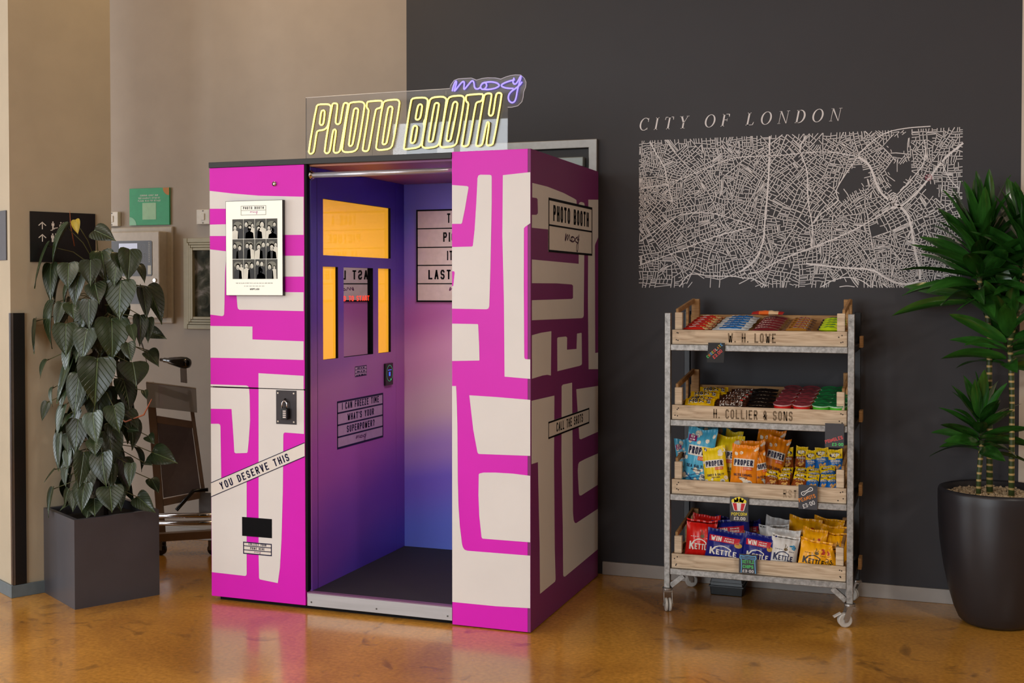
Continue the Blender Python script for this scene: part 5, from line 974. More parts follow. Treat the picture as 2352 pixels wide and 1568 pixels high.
BB_ = bar('coconut_bar', .165, .05, .024, [plastic('#1C6CB8', .25), plastic('#C9D2DA', .28)], lambda u, v: 1 if (abs(u) > .62 or v > .8 or v < .12) else 0, 4, [('lettering', WT, lambda mb, f: write(mb, f, 'BOUNTY', 0, .014, .022, fit=.10, stroke=.2, asp=.6))])
DB = bar('dark_red_bar', .115, .046, .02, [plastic('#6E1420', .28), plastic('#9A6A5C', .3)], lambda u, v: 1 if (u > .15 and v > .4) else 0, 5, [('lettering', mat('#D8B8B0', .5), lambda mb, f: dashes(mb, f, -.012, .018, .006, .07, 6))])
TB = bar('caramel_bar', .128, .05, .026, [plastic('#9C6A22', .22), plastic('#6A4420', .25)], lambda u, v: 1 if abs(u) > .72 else 0, 6, [('lettering_edge', WT, lambda mb, f: write(mb, f, 'TWIX', 0, .010, .027, fit=.080, stroke=.32, asp=.7)), ('lettering', mat('#A01830', .4), lambda mb, f: write(mb, f, 'TWIX', 0, .012, .023, fit=.075, stroke=.2, asp=.7))])
GB = bar('lime_bar', .115, .05, .026, [plastic('#B8D412', .25), plastic('#3E8A1C', .28), plastic('#14241A', .3)], lambda u, v: 2 if u < -.82 else (1 if (abs(u) < .5 and .3 < v < .7) else 0), 9, [('gold_flash', mat('#E8D858', .4), stripe(.018, .04, .012, .022))])
G1 = 'chocolate bars in the top crate'
for i in range(6):
    y = 5.405+.066*i; z = TZ[0]+.068+.0085*i; s6 = ordn[i]
    if i < 6: lay(RB, -1.045+.004*(i % 2), y, z, (-2, 3, -1, 2, -3, 1)[i], '%s red and cream bar of the left row, counted from the front' % s6, 'chocolate bar', G1)
    lay(BB_, -.888+.003*(i % 2), y, z, (1, -2, 2, -1, 1, 0)[i], '%s blue and silver bar of its row, counted from the front' % s6, 'chocolate bar', G1)
    lay(DB, -.730+.003*(i % 2), y, z, (-1, 1, 0, 2, -2, 1)[i], '%s dark red bar of the middle row, counted from the front' % s6, 'chocolate bar', G1)
    if i < 5: lay(TB, -.592, y, z, (2, -1, 1, 0, 2)[i], '%s gold bar with red lettering, counted from the front' % s6, 'chocolate bar', G1)
    if i < 5: lay(GB, -.444, y, z+.004, (0, 1, -2, 1, 0)[i], '%s lime green bar of the right row, counted from the front' % s6, 'chocolate bar', G1)
OB = bar('orange_banded_bar', .15, .045, .022, [plastic('#B8241C', .25), plastic('#F07028', .28), plastic('#E8C8A0', .3)], lambda u, v: 1 if -.55 < u < .05 else (2 if .05 < u < .7 else 0), 11, [])
lay(OB, -.760, 5.70, TZ[0]+.135, -2, 'red bar with orange and cream bands lying on top of the dark red row', 'chocolate bar', G1, tilt=12)
# second crate: sweet bags, black bars, lidded tubs
def sweets(col, ink, seed):
    return pack('sweet_bag', .135, .075, .03, [plastic(col, .28)], None, 'u', seed, [('lettering_edge', WT, lambda mb, f: write(mb, f, "M&M'S", 0, .018, .036, fit=.102, stroke=.30, asp=.7)), ('lettering', ink, lambda mb, f: write(mb, f, "M&M'S", 0, .021, .030, fit=.096, stroke=.17, asp=.7)), ('sweet_print', mat('#D8362A', .3), lambda mb, f: disc_on(mb, f, .045, .060, .007))], 22, 14, .07, .08)
SY = sweets('#E8B80C', mat('#2A1A10', .4), 2); SB = sweets('#33190F', mat('#5A3420', .4), 5); G2 = 'sweet bags in the second crate'
for i, (x, y, dz, rz, tl) in enumerate(((-1.030, 5.41, .055, 6, 26), (-1.040, 5.47, .066, -6, 20), (-1.030, 5.55, .078, 8, 24), (-1.00, 5.63, .092, 10, 26))):
    lay(SY, x, y, TZ[1]+dz, rz, '%s yellow sweet bag of the pile, counted from the front' % ordn[i], 'sweet bag', G2, tilt=tl)
for i, (x, y, dz, rz, tl) in enumerate(((-.885, 5.405, .046, 2, 40), (-.880, 5.465, .060, 4, 30), (-.875, 5.525, .070, 6, 28), (-.865, 5.585, .080, 8, 26), (-.850, 5.645, .090, 9, 24), (-.815, 5.69, .085, 12, 20))):
    lay(SB, x, y, TZ[1]+dz, rz, '%s dark brown sweet bag of the pile, counted from the front' % ordn[i], 'sweet bag', G2, tilt=tl)
KB = bar('black_bar', .118, .046, .016, [plastic('#121010', .22), plastic('#3A2A1C', .25)], lambda u, v: 1 if v > .8 else 0, 3, [('lettering', mat('#8C7C68', .5), lambda mb, f: dashes(mb, f, 0, .018, .004, .06, 4))])
for i in range(6): lay(KB, -.757, 5.40+.045*i, TZ[1]+.058+.012*i, (1, -1, 0, 1, -2, 0)[i], '%s thin black bar of the row, counted from the front' % ordn[i], 'chocolate bar', 'black bars in the second crate', tilt=10)
def tub(body, lid, band):
    t = bpy.data.objects.new('snack_tub', None); C.objects.link(t); ROOT[t.name] = Vector((0, 0, 0))
    build('cup', MB().lathe([(.032, 0), (.0345, .004), (.0395, .068), (.0395, .070)], 24), plastic(body, .3), t, smooth=True, local=True)
    build('label_band', MB().lathe([(.0372, .030), (.0388, .050)], 24, cap=False), plastic(band, .4), t, smooth=True, local=True)
    l = build('lid', MB().lathe([(.0410, .0705), (.0412, .078), (.0395, .0795), (.0385, .0785), (.012, .0775), (.010, .079), (.0, .079)], 24, cap=False), plastic(lid, .2), t, smooth=True, local=True)
    build('lid_rim', MB().lathe([(.0416, .0700), (.0420, .0705), (.0420, .0745), (.0416, .0750)], 24, cap=False), plastic('#C9B4B4' if 'A' in lid[:3] or lid.startswith('#8') else '#BFD8C4', .3), l, smooth=True, local=True)
    return t
TR = tub('#D21C1C', '#8E3A44', '#E8542E'); TG = tub('#4CB82C', '#1E7A42', '#8ADA4A')
for r in range(5):
    for c in range(4):
        x = (-.651, -.565, -.479, -.415)[c] if False else -.650+.0853*c+.002*r; y = 5.424+.0853*r*.98-.006
        if c == 3: x = -.4085
        pr = TR if c < 2 else TG
        cname = ('left column of red-lidded tubs', 'right column of red-lidded tubs', 'left column of green-lidded tubs', 'right column of green-lidded tubs')[c]
        if c == 3 and r in (0,): pass
        place(pr, (x, y, TZ[1]+.0295+.0105*r), (R(10), 0, 0), (1, 1, .62 if False else .78), '%s tub in the %s' % (ordn[r], cname), 'tub', 'lidded snack tubs in the second crate')
# ------------------------------------------------------------------ chalk price cards
CARD = mat('#121214', .6); CARD2 = mat('#3B3C42', .6)
def card(x0, x1, z0, z1, label, mt, tilt=0):
    y = 5.338; t = thing('price_card', label, 'price card', ((x0+x1)/2, y, z0), 'chalk price cards on the trolley')
    fr = Frame((0, y, 0), (1, 0, 0), (0, 0, 1), (0, -1, 0)); build('card', MB().prism([(x0+tilt, z1), (x0, z0), (x1-tilt*.6, z0), (x1, z1)], fr, .003), mt, t)
    return t, (lambda x, y_: fr.pt(x, y_, .0036))
CH = {k: mat(v, .8) for k, v in dict(g='#5CE07A', o='#F09030', b='#6AB8F0', y='#F0E040', r='#F06060', w='#E8E8E8', p='#E86A9A').items()}
t, f = card(-.981, -.900, 1.157, 1.247, 'small black chalk card reading CHOCOLATE', CARD, .006)
x, z = -.972, 1.180
for i, (c, k) in enumerate(zip('CHOCOLATE', 'gobygowyb' if False else 'gobyrwoyb')):
    mb = MB(); write(mb, f, c, -.973+.0078*i, 1.178+.0070*i, .0125, rot=R(42), stroke=.15, asp=.6); build('chalk_letter', mb, CH[k], t)
mb = MB(); write(mb, f, '£3.00', -.928, 1.190, .015, rot=R(42), fit=.052, stroke=.14, asp=.55); build('chalk_price', mb, CH['r'], t)
t, f = card(-.457, -.376, .794, .900, 'grey chalk card reading PRINGLES at the right post', CARD2)
mb = MB(); write(mb, f, 'PRINGLES', -.4165, .822, .015, rot=R(18), fit=.078, stroke=.14, asp=.55); build('chalk_word', mb, CH['r'], t)
mb = MB(); write(mb, f, '£3*00', -.403, .802, .013, rot=R(2), fit=.048, stroke=.15, asp=.55); build('chalk_price', mb, CH['g'], t)
t, f = card(-.570, -.488, .514, .622, 'grey chalk card reading PEANUTS with a peanut drawing', CARD2)
mb = MB(); write(mb, f, 'PEANUTS', -.530, .556, .017, rot=R(20), fit=.076, stroke=.15, asp=.55); build('chalk_word', mb, CH['o'], t)
mb = MB(); write(mb, f, '£3*00', -.522, .528, .018, rot=R(24), fit=.056, stroke=.13, asp=.55); build('chalk_price', mb, CH['w'], t)
mb = MB(); pn = []
for i in range(41):
    a = 2*math.pi*i/40; px, pz = .034*math.cos(a), .0135*math.sin(a)*(1+.62*math.cos(2*a)); ca, sa = math.cos(R(33)), math.sin(R(33)); pn.append((-.533+px*ca*.8-pz*sa*.8, .594+px*sa*.8+pz*ca*.8))
stroke_on(mb, f, pn, .003, True)
for i in range(6): disc_on(mb, f, -.533+.006*(i-2.5), .594+.004*(i-2.5), .0015)
build('chalk_peanut', mb, CH['w'], t)
t, f = card(-.874, -.791, .440, .551, 'grey chalk card reading POPCORN with a popcorn bucket drawing', CARD2)
mb = MB(); write(mb, f, 'POPCORN', -.832, .466, .014, rot=R(2), fit=.070, stroke=.14, asp=.55); build('chalk_word', mb, CH['y'], t)
mb = MB(); write(mb, f, '£3.00', -.830, .446, .014, fit=.052, stroke=.15, asp=.55); build('chalk_price', mb, CH['w'], t)
mb = MB()
for i, (dx, dz, r) in enumerate(((-.024, 0, .010), (-.012, .006, .011), (0, .008, .012), (.012, .006, .011), (.024, 0, .010), (-.012, -.003, .01), (.010, -.003, .01))): disc_on(mb, f, -.833+dx, .531+dz, r, n=10)
build('chalk_popcorn', mb, CH['y'], t)
f5 = lambda x, y: f(x, y)+Vector((0, -.0006, 0)); f6 = lambda x, y: f(x, y)+Vector((0, -.0012, 0)); xl = lambda u, v: -.833+(u*(.022+.011*v)); mb = MB()
mb.poly([f5(xl(-1, 0), .487), f5(xl(1, 0), .487), f5(xl(1, 1), .524), f5(xl(-1, 1), .524)]); build('bucket_white', mb, CH['w'], t)
mb = MB()
for a, b in ((-.86, -.32), (.32, .86)): mb.poly([f6(xl(a, 0), .489), f6(xl(b, 0), .489), f6(xl(b, 1), .522), f6(xl(a, 1), .522)])
build('bucket_stripes', mb, mat('#C82A34', .7), t)
t, f = card(-.832, -.750, .2065, .293, 'grey chalk card reading KETTLE CHIPS in a blue bag outline', CARD2)
mb = MB(); write(mb, f, 'KETTLE', -.790, .252, .014, fit=.052, stroke=.15, asp=.55); write(mb, f, 'CHIPS', -.791, .230, .014, fit=.047, stroke=.15, asp=.55); build('chalk_word', mb, CH['g'], t)
mb = MB(); write(mb, f, '£3*00', -.791, .211, .012, fit=.050, stroke=.15, asp=.55); build('chalk_price', mb, CH['w'], t)
mb = MB(); stroke_on(mb, f, [(-.822, .208), (-.820, .24), (-.821, .268), (-.828, .276), (-.825, .287), (-.81, .284), (-.79, .287), (-.77, .284), (-.758, .287), (-.755, .276), (-.761, .268), (-.760, .24), (-.758, .208)], .003)
for k in (0, 1): stroke_on(mb, f, [(-.824+.0075*i, .272+.006*k+.002*math.sin(i*1.5)) for i in range(10)], .0018)
build('chalk_bag', mb, CH['b'], t)
# rodent bait box below the trolley
bt = thing('bait_box', 'small black ribbed plastic box on the floor under the trolley', 'box', (-.955, 5.70, 0))
BXM = mat('#15191B', .4); mb = MB()
a0 = [(-1.03, 5.70), (-.87, 5.70), (-.87, 5.83), (-1.03, 5.83)]
def taper(z0, z1, i0, i1): return MB().add([(x+(i0 if x < -.95 else -i0), y+(i0 if y < 5.76 else -i0), z0) for x, y in a0]+[(x+(i1 if x < -.95 else -i1), y+(i1 if y < 5.76 else -i1), z1) for x, y in a0], [(3, 2, 1, 0), (4, 5, 6, 7), (0, 1, 5, 4), (1, 2, 6, 5), (2, 3, 7, 6), (3, 0, 4, 7)])
build('base', taper(0, .045, .004, 0), BXM, bt, bevel=.003); build('lid', taper(.046, .082, 0, .006), BXM, bt, bevel=.003)
build('rib', MB().box(-1.034, -.866, 5.697, 5.833, .040, .0475), BXM, bt, bevel=.001); build('top_rib', MB().box(-1.029, -.871, 5.701, 5.829, .060, .064), BXM, bt)
# ------------------------------------------------------------------ climbing philodendron in a square planter
PA = Vector((-3.757, 4.424, 0)); f1 = Vector((.495, .869, 0)); f2v = Vector((-.869, .495, 0)); PS = .412; PHT = .418
def plbox(mb, a0, a1, b0, b1, z0, z1):
    vs = [PA+f1*a+f2v*b+Vector((0, 0, z)) for z in (z0, z1) for b in (b0, b1) for a in (a0, a1)]
    return mb.add(vs, [(0, 2, 3, 1), (4, 5, 7, 6), (0, 1, 5, 4), (2, 6, 7, 3), (0, 4, 6, 2), (1, 3, 7, 5)])
PCN = PA+f1*PS/2+f2v*PS/2
phil = thing('potted_philodendron', 'tall climbing heart-leaf plant in a square charcoal planter', 'potted plant', PCN)
mb = MB(); t_ = .022
plbox(mb, 0, PS, 0, t_, 0, PHT); plbox(mb, 0, PS, PS-t_, PS, 0, PHT); plbox(mb, 0, t_, t_, PS-t_, 0, PHT); plbox(mb, PS-t_, PS, t_, PS-t_, 0, PHT); plbox(mb, t_, PS-t_, t_, PS-t_, 0, .03)
build('planter', mb, mat('#444348', .36, var=.12, scale=4, bump=.04), phil)
build('soil', plbox(MB(), t_+.0005, PS-t_-.0005, t_+.0005, PS-t_-.0005, .031, PHT-.045), mat('#1C1410', .95, var=.4, scale=60, bump=.8), phil)
rp = random.Random(4)
build('moss_pole', MB().lathe([(.035, PHT-.044), (.035, 1.2), (.03, 1.62)], 12, (PCN.x, PCN.y, 0)), mat('#23190F', .95, var=.4, scale=40, bump=.8), phil)
def leaf_mat(name, c0, c1, rough=.3, veins=None):
    m = bpy.data.materials.new(name); m.use_nodes = True; nt = m.node_tree; b = nt.nodes['Principled BSDF']; L = nt.links.new
    tc = nt.nodes.new('ShaderNodeTexCoord'); oi = nt.nodes.new('ShaderNodeObjectInfo')
    wv = nt.nodes.new('ShaderNodeTexNoise'); wv.inputs['Scale'].default_value = 3; wv.inputs['Detail'].default_value = 4; L(tc.outputs['Object'], wv.inputs['Vector'])
    ad = nt.nodes.new('ShaderNodeMath'); ad.operation = 'MULTIPLY_ADD'; ad.inputs[1].default_value = .35; L(oi.outputs['Random'], ad.inputs[0]); L(wv.outputs['Fac'], ad.inputs[2])
    rp_ = nt.nodes.new('ShaderNodeValToRGB'); e = rp_.color_ramp.elements; e[0].position = .4; e[0].color = rgb(c0)+(1,); e[1].position = .95; e[1].color = rgb(c1)+(1,); L(ad.outputs[0], rp_.inputs[0])
    if veins:
        sx = nt.nodes.new('ShaderNodeSeparateXYZ'); L(tc.outputs['Object'], sx.inputs[0])
        ab = nt.nodes.new('ShaderNodeMath'); ab.operation = 'ABSOLUTE'; L(sx.outputs[0], ab.inputs[0])
        ph = nt.nodes.new('ShaderNodeMath'); ph.operation = 'MULTIPLY_ADD'; ph.inputs[1].default_value = -1.0; L(ab.outputs[0], ph.inputs[0]); L(sx.outputs[1], ph.inputs[2])
        fr = nt.nodes.new('ShaderNodeMath'); fr.operation = 'PINGPONG'; fr.inputs[1].default_value = .075; L(ph.outputs[0], fr.inputs[0])
        v1 = nt.nodes.new('ShaderNodeMapRange'); v1.inputs['From Min'].default_value = .012; v1.inputs['From Max'].default_value = .0; v1.inputs['To Max'].default_value = .22; L(fr.outputs[0], v1.inputs['Value'])
        v2 = nt.nodes.new('ShaderNodeMapRange'); v2.inputs['From Min'].default_value = .028; v2.inputs['From Max'].default_value = .008; v2.inputs['To Max'].default_value = .8; L(ab.outputs[0], v2.inputs['Value'])
        mxx = nt.nodes.new('ShaderNodeMath'); mxx.operation = 'MAXIMUM'; L(v1.outputs[0], mxx.inputs[0]); L(v2.outputs[0], mxx.inputs[1])
        mc = nt.nodes.new('ShaderNodeMix'); mc.data_type = 'RGBA'; mc.inputs['B'].default_value = rgb(veins)+(1,); L(mxx.outputs[0], mc.inputs['Factor']); L(rp_.outputs[0], mc.inputs['A']); L(mc.outputs['Result'], b.inputs['Base Color'])
        bmp = nt.nodes.new('ShaderNodeBump'); bmp.inputs['Strength'].default_value = .5; bmp.inputs['Distance'].default_value = .05; bmp.invert = True; L(mxx.outputs[0], bmp.inputs['Height']); L(bmp.outputs[0], b.inputs['Normal'])
    else: L(rp_.outputs[0], b.inputs['Base Color'])
    b.inputs['Base Color']; b.inputs['Roughness'].default_value = rough; b.inputs['Specular IOR Level'].default_value = .5; return m
LEAFM = leaf_mat('dark_glossy_leaf', '#141F0C', '#2E3E22', .32, '#5E7048'); VEIN = mat('#6A7A52', .5); YLEAF = leaf_mat('yellow_leaf', '#8A7A1C', '#B59A2A', .4)
def heart_mesh(name, seed, fold, curl):
    """leaf: notch at origin, tip at (0, 1, 0), width 1; face towards +Z"""
    n, m = 12, 5; vs = []; fs = []; prof = [(-.03, .10), (-.045, .27), (-.015, .40), (.06, .475), (.18, .50), (.32, .475), (.46, .415), (.60, .325), (.73, .22), (.84, .12), (.93, .035), (1.0, .004)]
    rows = len(prof)
    for i, (y, hw) in enumerate(prof):
        y0 = max(0, y)*1.0 if i < 3 else y
        for j in range(-m, m+1):
            u = j/m; x = u*hw
            yy = y if i > 3 else (y*abs(u)**.7 if y < 0 else y*abs(u)**.5+0)
            if i <= 3: yy = [0.0, .012, .03, .075][i]*(1-abs(u))+y*abs(u) if True else yy
            vein = .014*abs(math.sin((y*9-abs(u)*3.2)*math.pi*.5))*(1-abs(u)**2)*(1 if i > 1 else .3)
            z = fold*abs(u)*hw*1.1+curl*(y-.4)**2*-1+vein-.02*math.cos(u*5+seed)*abs(u)
            vs.append((x, yy, z))
    W_ = 2*m+1
    for i in range(rows-1):
        for j in range(W_-1): a = i*W_+j; fs.append((a, a+1, a+W_+1, a+W_))
    me = bpy.data.meshes.new(name); me.from_pydata(vs, [], fs); me.materials.append(LEAFM)
    for p in me.polygons: p.use_smooth = True
    me.update(); return me
HM = [heart_mesh('heart_leaf', 1, .10, .16), heart_mesh('heart_leaf', 2, .24, .30), heart_mesh('heart_leaf', 4, .04, .10)]
HV = None
def vein_mesh():
    mb = MB(); pts = [(0, y, .004+0*y) for y in (.0, .3, .6, .95)]
    me = bpy.data.meshes.new('midrib'); vs = []; fs = []
    for i, y in enumerate((.03, .25, .5, .75, .97)):
        w_ = .016*(1-y*.8)
        for x in (-w_, w_): vs.append((x, y, .012))
    for i in range(4): fs.append((2*i, 2*i+1, 2*i+3, 2*i+2))
    me.from_pydata(vs, [], fs); me.materials.append(VEIN); me.update(); return me
def add_leaf(parent, me, base, tip, width, nrm, name='leaf', mt=None, zs=None):
    base, tip = Vector(base), Vector(tip); y = tip-base; L = y.length; y.normalize(); nrm = Vector(nrm); z = (nrm-y*nrm.dot(y)).normalized(); x = y.cross(z)
    k = zs or (width+L)/2
    M = Matrix.Identity(4)
    for r in range(3): M[r][0] = x[r]*width; M[r][1] = y[r]*L; M[r][2] = z[r]*k; M[r][3] = base[r]-wloc(parent)[r]
    o = bpy.data.objects.new(name, me); C.objects.link(o); o.parent = parent; o.matrix_local = M
    if mt:
        o.material_slots[0].link = 'OBJECT'; o.material_slots[0].material = mt
    return o
VIEW = Vector((.56, -.83, .05)); stems = MB()
def off_pillar(p, keep=.035):
    q = p-PC; n_ = Vector((.888, -.46, 0)); d_ = q.dot(n_)
    if d_ < keep and q.dot(e1) < .56: p = p+n_*(keep-d_)
    return p
def stem_to(b, zc):
    q = Vector((PCN.x, PCN.y, zc)); b = Vector(b); mid = (b+q)/2+Vector((0, 0, .03)); stems.tube([q, mid, b], .0022, 5)
for i, d in enumerate(LEAVES):
    b, tp, wd = off_pillar(Vector(d[:3])), off_pillar(Vector(d[3:6])), d[6]
    out = (b+tp)/2-Vector((PCN.x, PCN.y, (b.z+tp.z)/2)); out.normalize()
    L = (tp-b).length; asp = wd/max(L, .01)
    nr = (Vector((.35, -.93, .25))*.8+out*.6+Vector((rp.uniform(-.55, .55), rp.uniform(-.3, .3), rp.uniform(-.15, .45))))
    if asp < .48:   # seen from the side: turn it and give it a natural width
        sgn = 1 if rp.random() < .5 else -1
        side = Vector((.93, .35, 0))
        nr = nr.normalized()*.85+side*(-.5 if d[0] < PCN.x else .5); wd = max(wd, L*.55)
    mt = YLEAF if i == 2 else None
    ext = (tp-b)*.09; add_leaf(phil, HM[i % 3], b-ext, tp+ext, wd*1.12, nr, mt=mt)
    stem_to(b, min(1.58, max(.45, b.z+.02+rp.uniform(-.05, .05))))
for i in range(84):      # leaves deeper inside and on the far side of the column
    z = .48+1.14*(i+.5)/84; a = rp.uniform(0, 2*math.pi); r = rp.uniform(.08, .19)
    b = Vector((PCN.x+r*math.cos(a), PCN.y+r*math.sin(a), z)); o_ = Vector((math.cos(a), math.sin(a), 0))
    L = rp.uniform(.11, .17); tp = b+o_*.04+Vector((rp.uniform(-.03, .03), rp.uniform(-.03, .03), -L)); 
    if tp.z < .43: tp.z = .43
    b = off_pillar(b, .05); tp = off_pillar(tp, .05)
    add_leaf(phil, HM[i % 3], b, tp, L*rp.uniform(.65, .85), o_+Vector((0, 0, .3))); stem_to(b, max(.45, b.z-.02))
build('vine_stems', stems, mat('#4A4A22', .6), phil, smooth=True)
mb = MB(); mb.tube([(PCN.x, PCN.y, .93), (-3.62, 4.62, .86), (-3.50, 4.60, .90), (-3.455, 4.60, .975)], [.003, .004, .004, .002], 6); build('aerial_shoot', mb, mat('#A05A38', .5), phil, smooth=True); mb = MB(); mb.tube([(-3.96, 4.68, 1.70), (-3.965, 4.66, 1.80), (-3.97, 4.66, 1.87)], [.003, .002, .001], 6)
build('aerial_shoot', mb, mat('#A05A38', .5), phil, smooth=True)
# ------------------------------------------------------------------ dracaena in a tall round pot
DC = Vector((.262, 5.655, 0))
drac = thing('potted_dracaena', 'tall cane plant with glossy strap leaves in a round charcoal pot', 'potted plant', DC)
prof = [(.115, 0), (.140, .004), (.158, .02), (.180, .07), (.203, .15), (.224, .25), (.240, .36), (.248, .46), (.250, .55), (.250, .588), (.246, .600), (.236, .603), (.226, .596), (.222, .57), (.0, .555)]
build('pot', MB().lathe(prof, 64, DC, cap=False), mat('#242327', .40, var=.12, scale=5, bump=.03), drac, smooth=True)
build('soil', MB().lathe([(.0, .560), (.2215, .562)], 32, DC, cap=False), mat('#3A2C1E', .9), drac)
gv = MB(); rg = random.Random(2)
for i in range(1500):
    a = rg.uniform(0, 6.283); r = .212*math.sqrt(rg.random()); s = rg.uniform(.005, .009); c = DC+Vector((r*math.cos(a), r*math.sin(a), .566+rg.uniform(0, .012)))
    ax = Vector((rg.uniform(-1, 1), rg.uniform(-1, 1), rg.uniform(-1, 1))).normalized(); bx = ax.orthogonal().normalized(); cx_ = ax.cross(bx)
    gv.add([c+ax*s*1.2, c+bx*s, c+cx_*s, c-bx*s, c-cx_*s*.8, c-ax*s], [(0, 1, 2), (0, 2, 3), (0, 3, 4), (0, 4, 1), (5, 2, 1), (5, 3, 2), (5, 4, 3), (5, 1, 4)])
g = build('gravel', gv, mat('#B59E7E', .8, var=.35, scale=40), drac); g['kind'] = 'stuff'
CANE = None
def cane_mat():
    m = bpy.data.materials.new('ringed_green_cane'); m.use_nodes = True; nt = m.node_tree; b = nt.nodes['Principled BSDF']; L = nt.links.new
    tc = nt.nodes.new('ShaderNodeTexCoord'); wv = nt.nodes.new('ShaderNodeTexWave'); wv.bands_direction = 'Z'; wv.inputs['Scale'].default_value = 10; wv.inputs['Distortion'].default_value = 1.5; wv.inputs['Detail'].default_value = 2; L(tc.outputs['Object'], wv.inputs['Vector'])
    r_ = nt.nodes.new('ShaderNodeValToRGB'); e = r_.color_ramp.elements; e[0].position = .72; e[0].color = rgb('#35451F')+(1,); e[1].position = .9; e[1].color = rgb('#B59A62')+(1,); L(wv.outputs['Fac'], r_.inputs[0]); L(r_.outputs[0], b.inputs['Base Color']); b.inputs['Roughness'].default_value = .5; return m
CANE = cane_mat()
def strap_mesh(seed, droop, fold=.25):
    vs = []; fs = []; n = 14
    for i in range(n+1):
        t = i/n; w_ = .5*max(.02, (t*5+.35 if t < .13 else 1)*(1-max(0, (t-.45)/.55)**1.8)) if t < 1 else .01
        w_ = .5*max(.03, math.sin(math.pi*min(1, t**.8*.97+.03))**.75) if t < 1 else .01; bend = droop*t*t; y = math.sin(bend)/max(droop*2*t, 1e-3)*t if False else t*(1-.18*droop*t*t); z = -droop*.55*t*t+.12*t
        for k, u in enumerate((-1, -.5, 0, .5, 1)): vs.append((u*w_, y, z+fold*abs(u)*w_*.25+.006*math.sin(9*t+seed+u)))
    for i in range(n):
        for k in range(4): a = i*5+k; fs.append((a, a+1, a+6, a+5))
    me = bpy.data.meshes.new('strap_leaf'); me.from_pydata(vs, [], fs); me.materials.append(DLEAF)
    for p in me.polygons: p.use_smooth = True
    me.update(); return me
DLEAF = leaf_mat('glossy_strap_leaf', '#15330F', '#326A25', .2)
SM = [strap_mesh(1, .12), strap_mesh(2, .28), strap_mesh(3, .5)]
rd_ = random.Random(12)
def crown(c, n, L0, up, name='leaf', lo=-25, hi=80, wdt=.044):
    c = Vector(c)
    for i in range(n):
        t = i/(n-1); az = i*2.399+rd_.uniform(-.25, .25); el = R(lo+(hi-lo)*t**1.5+rd_.uniform(-8, 8)); L = L0*(1-.30*t)*rd_.uniform(.85, 1.1)
        d = Vector((math.cos(az)*math.cos(el), math.sin(az)*math.cos(el), math.sin(el)))
        base = c+Vector((0, 0, up*(t-.5)))+Vector((math.cos(az), math.sin(az), 0))*.008; tip = base+d*L
        if tip.y > YW-.03: 
            k = (YW-.03-base.y)/max(.001, tip.y-base.y); d2 = Vector((tip.x-base.x, (tip.y-base.y)*k, tip.z-base.z)).normalized(); tip = base+d2*L*.95; tip.y = min(tip.y, YW-.03)
        nz_ = Vector((-math.cos(az)*math.sin(el), -math.sin(az)*math.sin(el), math.cos(el)))
        rl = rd_.uniform(-.9, .9); sdv = Vector((-math.sin(az), math.cos(az), 0)); nz_ = nz_*math.cos(rl)+sdv*math.sin(rl)
        me = SM[0 if t > .7 else (1 if t > .3 else 2)] if tip.y < YW-.05 else SM[0]
        o = add_leaf(drac, me, base, tip, wdt*rd_.uniform(.85, 1.15), nz_+Vector((0, 0, .001)), zs=L)
def cane(pts, r, ringz=True): 
    o = build('stem', MB().tube(pts, r, 12), CANE, drac, smooth=True); return o
# stems: three canes from the pot, the tallest carrying the big crown
cane([(.318, 5.60, .515), (.318, 5.60, .75), (.317, 5.60, 1.0), (.312, 5.60, 1.16), (.306, 5.60, 1.25)], [.0135, .0125, .0115, .0125, .011])
cane([(.232, 5.66, .515), (.230, 5.66, .80), (.226, 5.66, 1.10), (.226, 5.66, 1.28), (.216, 5.66, 1.38), (.190, 5.66, 1.48), (.178, 5.66, 1.56)], [.0145, .0135, .0125, .0115, .0115, .011, .010])
cane([(.182, 5.60, .515), (.184, 5.60, .66), (.192, 5.60, .76), (.196, 5.60, .82)], [.0115, .0105, .0115, .010])
crown((.186, 5.655, 1.58), 70, .40, .32, lo=-4, hi=80, wdt=.072)
crown((.37, 5.60, 1.60), 48, .36, .30, lo=-4, hi=80, wdt=.072)
cane([(.306, 5.60, 1.25), (.33, 5.60, 1.36), (.36, 5.60, 1.5), (.362, 5.60, 1.6)], [.011, .010, .009, .008])
crown((.300, 5.60, 1.27), 28, .33, .24, lo=0, hi=74, wdt=.068)
crown((.190, 5.60, .86), 34, .27, .18, lo=-2, hi=78, wdt=.058)
# ------------------------------------------------------------------ aluminium luggage trolley behind the planter
ALU = mat('#8E7A6A', .38, .6, var=.1, scale=20); CHR = CHROME; BLP = mat('#0B0B0C', .25)
tr = thing('hand_trolley', 'aluminium folding hand trolley with clear acrylic tray leaning behind the planter', 'trolley', (-4.0, 5.66, 0))
LB, LT, RB_, RT = Vector((-4.142, 5.60, .078)), Vector((-4.216, 5.60, .94)), Vector((-3.940, 5.75, .15)), Vector((-4.052, 5.75, .86))
dv = (RB_-LB).normalized(); upv = (LT-LB).normalized()
def bp(u, v): return LB+(RB_-LB)*u+((LT-LB)*(1-u)+(RT-RB_)*u)*v
nn = (RB_-LB).cross(LT-LB).normalized()
build('side_rail', MB().beam(bp(0, 0), bp(0, 1.02), .045, .02, nn), ALU, tr, bevel=.003)
build('side_rail', MB().beam(bp(1, .1), bp(1, 1.06), .022, .02, nn), ALU, tr, bevel=.003)
for v in (.22, .78, .99): build('cross_bar', MB().beam(bp(.08, v), bp(.97, v), .04, .012, nn), ALU, tr, bevel=.002)
